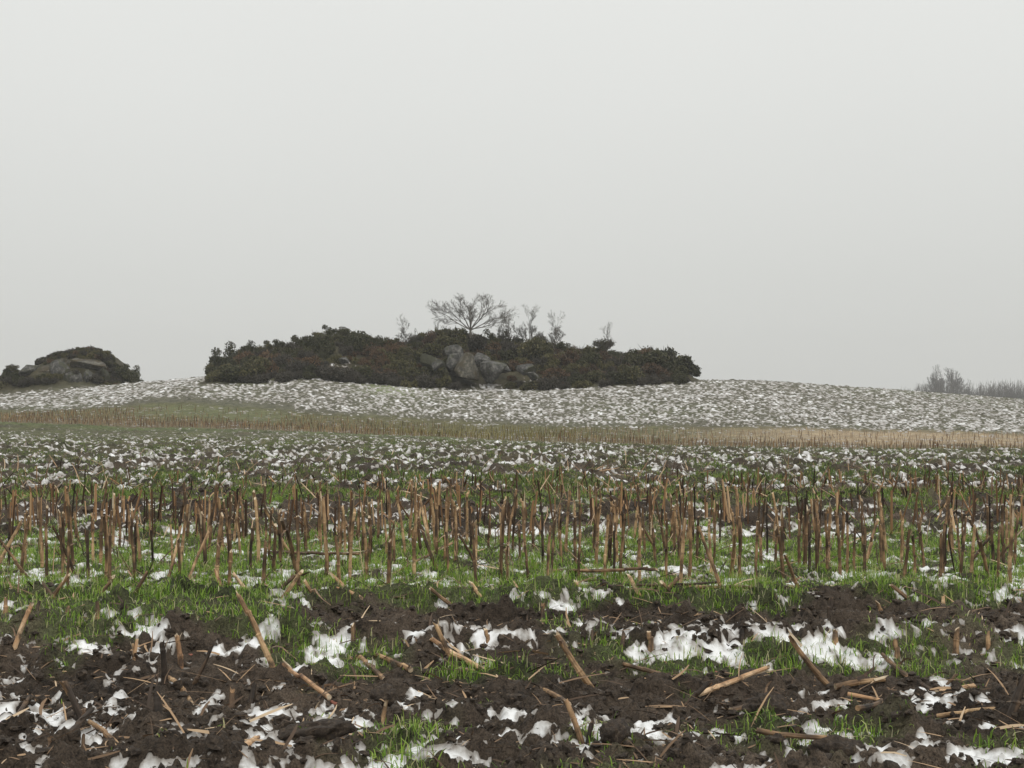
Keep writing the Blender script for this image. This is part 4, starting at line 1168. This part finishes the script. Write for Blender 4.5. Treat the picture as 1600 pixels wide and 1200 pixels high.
for k in range(150):
    u = random.uniform(-40, 205); y = random.uniform(122.2, 125.0) if k < 38 else random.uniform(126.6, 131)
    if k >= 38: u = random.uniform(-10, 186)
    if k < 38 and 30 < u < 170 and y > 123.6: continue
    x = (u - 800) / 2000 * y
    kd = random.choice(['grey', 'grey', 'gorse', 'olive'])
    where = 'its left side' if u < 70 else 'its foot' if u < 160 else 'its right side'
    place_bush(kd, x, y, random.uniform(.75, 1.1) * (.9 if k < 38 else .6), f"{KN[kd]} against the left outcrop on {where}, {'low in front' if y < 126 else 'high on the dome'}", GL2, .95)
for k in range(240):
    u = random.uniform(30, 186); y = random.uniform(123.8, 128.5); x = (u - 800) / 2000 * y
    v = 600 - (float(macro(np.array([x]), np.array([y]))[0]) + .3 - CAMZ) / y * 2000
    if any(a - 2 < u < b_ + 2 and c < v < d + 2 for a, b_, c, d in [(34, 62, 566, 590), (60, 104, 566, 597), (92, 158, 556, 580), (96, 150, 576, 604)]): continue
    kd = random.choice(['olive', 'olive', 'grey', 'heath']); where = 'left' if u < 90 else 'middle' if u < 140 else 'right'
    place_bush(kd, x, y, random.uniform(.32, .6), f"small {KN[kd]} growing on the rock dome of the left outcrop, {where}", GL2)
for (a, t_, w_, l) in [(12, 572, .7, "ragged bush at the picture's left edge beside the left outcrop"), (22, 568, .7, "taller ragged bush left of the left outcrop"), (190, 566, .85, "ragged bush at the right foot of the left outcrop"), (208, 570, .7, "outermost ragged bush right of the left outcrop")]:
    skyline(a, t_, 126, 'ragged', l, GL2, w_)
for kind in bush_p:
    for i, p in enumerate(bush_p[kind]):
        if (kind, i) not in bush_used: bpy.data.objects.remove(p)

# ------------------------------------------------------------------ bare trees
def bare_tree(name, limbs, trunk_h, trunk_r, seed, mat, depth=5, spread=.55, up=.15, shrink=.72, twig=.009, dense=3, wig=.07):
    """limbs: list of (azimuth, elevation, length) leaving the trunk top; returns an Empty > trunk, crown"""
    rnd = random.Random(seed)
    root = bpy.data.objects.new(name, None); COL.objects.link(root)
    tk = MB(); top = Vector((rnd.uniform(-.05, .05), 0, trunk_h))
    tk.tube([(0, 0, -.4), (.02, 0, trunk_h * .35), (top.x * .7, 0.02, trunk_h * .7), top], [trunk_r * 1.35, trunk_r * 1.1, trunk_r, trunk_r * .9], 8, 0, True)
    tk.build('trunk', [mat], True, root)
    cr_ = MB()
    def grow(p, d, L, r, lv):
        n = 4 if lv > 1 else 3
        pts, rr = [p.copy()], [r]; q_ = p.copy(); dd = d.copy()
        for i in range(n):
            dd = (dd + Vector((rnd.gauss(0, wig), rnd.gauss(0, wig), rnd.gauss(0, wig) + up * .28))).normalized()
            q_ = q_ + dd * (L / n); pts.append(q_.copy()); rr.append(max(r * (1 - .45 * (i + 1) / n), twig * .7))
            if lv > 0 and i >= (1 if lv < depth else 1):
                for c in range(dense - 1 if i < n - 1 else dense):
                    if rnd.random() < .86 or i == n - 1:
                        ax = Vector((rnd.gauss(0, 1), rnd.gauss(0, 1), rnd.gauss(0, .5))).normalized()
                        side = (dd.cross(ax)).normalized()
                        nd = (dd * rnd.uniform(.7, 1.1) + side * rnd.uniform(spread * .6, spread * 1.3)).normalized()
                        grow(q_, nd, L * shrink * rnd.uniform(.65, 1.0) * (1 - .12 * (n - 1 - i)), max(rr[-1] * .62, twig), lv - 1)
        cr_.tube(pts, rr, 5 if lv >= depth - 1 else 3, 0, False)
    for (az, el, L) in limbs:
        d = Vector((math.cos(az) * math.cos(el), math.sin(az) * math.cos(el), math.sin(el)))
        grow(top - Vector((0, 0, rnd.uniform(0, .25) * trunk_h * .4)), d, L, trunk_r * .62, depth - 1)
    cr_.build('crown', [mat], False, root)
    return root
def put(o, px_, D_, h_sink=.2, s=1.0):
    x = (px_ - 800) / 2000 * D_
    o.location = (x, D_, float(macro(np.array([x]), np.array([D_]))[0]) - h_sink); o.scale = (s, s, s); return o
PI = math.pi
t = bare_tree('bare_tree', [(PI, .50, 2.3), (PI - .2, .85, 2.1), (PI + .3, 1.15, 1.9), (1.6, 1.35, 1.9), (.3, 1.15, 1.9), (-.2, .80, 2.2), (.1, .52, 2.2), (-.3, .26, 2.0), (1.5, .8, 1.6), (-1.5, .8, 1.6)], 2.0, .09, 61, m_bark, 5, .55, .12, .60, .0050, 3, .06)
put(t, 735, 121.5, .1); t.scale = (1.2, 1.05, 1.0); set_tag(t, "wide spreading bare tree rising above the boulders on the main knoll", "tree")
GT = 'bare saplings on the main knoll'
for (u, y_top, l, sd_) in [(826, 489, "bare sapling with a thin airy crown right of the big bare tree", 71), (866, 497, "bare sapling further right with a narrow upright crown", 72), (634, 501, "bushy bare sapling left of the big bare tree", 73), (944, 514, "low crooked bare sapling above the right half of the knoll", 74), (682, 506, "faint bare shrub on the rock dome left of the big tree", 75), (790, 497, "bare shrub under the right limbs of the big bare tree", 76)]:
    limbs = [(0, 1.5, 1.5)] + [(2.4 * q_ + random.uniform(-.3, .3), random.uniform(.45, 1.1), random.uniform(.6, 1.0)) for q_ in range(7)]
    o = bare_tree('bare_sapling', limbs, .9, .05, sd_, m_bark, 5, .5, .18, .62, .0040, 3)
    x = (u - 800) / 2000 * 124; zg = float(macro(np.array([x]), np.array([124.]))[0]); H = CAMZ - (y_top - 600) / 2000 * 124 - zg
    put(o, u, 124, .1, max(H, 1.2) / 3.1); set_tag(o, l, "sapling", GT)

# far belt of bare trees beyond the hill on the right
FD = 600.0
GF = 'bare trees and bushes of the far belt beyond the hill'
def poplar(seed):
    rnd = random.Random(seed)
    limbs = [(0, 1.52, 3.4)] + [(2.4 * q_, rnd.uniform(.75, 1.35), rnd.uniform(2.0, 3.0)) for q_ in range(9)]
    return bare_tree('bare_tree', limbs, 3.0, .17, seed, m_farbark, 5, .42, .3, .60, .010, 3)
for u, yt, l, sd_ in [(1463, 572, "far bare tree, left of the tall pair beyond the hill", 81), (1492, 570, "far bare tree, right of the tall pair beyond the hill", 82)]:
    o = poplar(sd_); x = (u - 800) / 2000 * FD; zg = float(macro(np.array([x]), np.array([FD]))[0]); H = CAMZ - (yt - 600) / 2000 * FD - zg
    put(o, u, FD, .2, H / 9.4); o.scale = (H / 9.4 * .82, H / 9.4 * .82, H / 9.4); set_tag(o, l, "tree", 'tall pair of bare trees beyond the hill')
def hedge_proto(seed):
    rnd = random.Random(seed); mb = MB()
    for k in range(46):
        a = rnd.uniform(0, 6.28); b0 = Vector((rnd.uniform(-1.2, 1.2), rnd.uniform(-.8, .8), 0))
        d = Vector((rnd.gauss(0, .25), rnd.gauss(0, .25), 1)).normalized(); L = rnd.uniform(2.0, 4.2)
        p = [b0 + d * L * f + Vector((rnd.gauss(0, .08), rnd.gauss(0, .08), 0)) * f for f in (0, .35, .7, 1)]
        mb.tube(p, [.05, .04, .026, .014], 3, 0, False)
        for j in range(9):
            f = rnd.uniform(.25, 1); q_ = b0 + d * L * f; dd = (d + Vector((rnd.gauss(0, .5), rnd.gauss(0, .5), .1))).normalized()
            mb.tube([q_, q_ + dd * rnd.uniform(.3, 1.0)], [.024, .012], 3, 0, False)
    return mb.build('bare_bush', [m_farbark], False)
hp = [hedge_proto(90 + i) for i in range(4)]
hu = set(); k = 0; u = 1360.0
while u < 1720:
    yt = np.interp(u, [1360, 1390, 1410, 1430, 1450, 1480, 1505, 1525, 1550, 1575, 1600, 1720], [612, 607, 612, 606, 596, 592, 598, 604, 598, 596, 600, 600]) + random.uniform(-3, 4)
    i = k % 4; o = hp[i] if i not in hu else hp[i].copy()
    if i in hu: COL.objects.link(o)
    hu.add(i); k += 1
    dd = FD + random.uniform(-8, 8); x = (u - 800) / 2000 * dd; zg = float(macro(np.array([x]), np.array([dd]))[0]); H = CAMZ - (yt - 600) / 2000 * dd - zg
    o.location = (x, dd, zg - .2); o.rotation_euler = (0, 0, random.uniform(0, 6.28)); s = H / 4.2; o.scale = (s * .8, s * .8, s)
    where = 'left of the tall pair' if u < 1450 else 'under the tall pair' if u < 1505 else 'right of the tall pair'
    set_tag(o, f"bare grey bush of the far belt, {where} of far trees", "bush", GF)
    u += random.uniform(5, 9)

# ------------------------------------------------------------------ thin mist over the whole field
m_haze = bpy.data.materials.new("haze"); m_haze.use_nodes = True
nt = m_haze.node_tree; nt.nodes.clear()
out = nt.nodes.new("ShaderNodeOutputMaterial"); pv = nt.nodes.new("ShaderNodeVolumePrincipled")
pv.inputs['Color'].default_value = (.93, .935, .92, 1); pv.inputs['Density'].default_value = .0005
nt.links.new(pv.outputs[0], out.inputs['Volume'])
hx, hy0, hy1, hz0, hz1 = 800, -800, 800, -24, 26
hv = [(-hx, hy0, hz0), (hx, hy0, hz0), (hx, hy1, hz0), (-hx, hy1, hz0), (-hx, hy0, hz1), (hx, hy0, hz1), (hx, hy1, hz1), (-hx, hy1, hz1)]
hq = [(3, 2, 1, 0), (4, 5, 6, 7), (0, 1, 5, 4), (1, 2, 6, 5), (2, 3, 7, 6), (3, 0, 4, 7)]
haze = mesh_np("haze", hv, hq, None, [m_haze])
set_tag(haze, "thin winter mist over the whole field", "haze", kind='stuff')
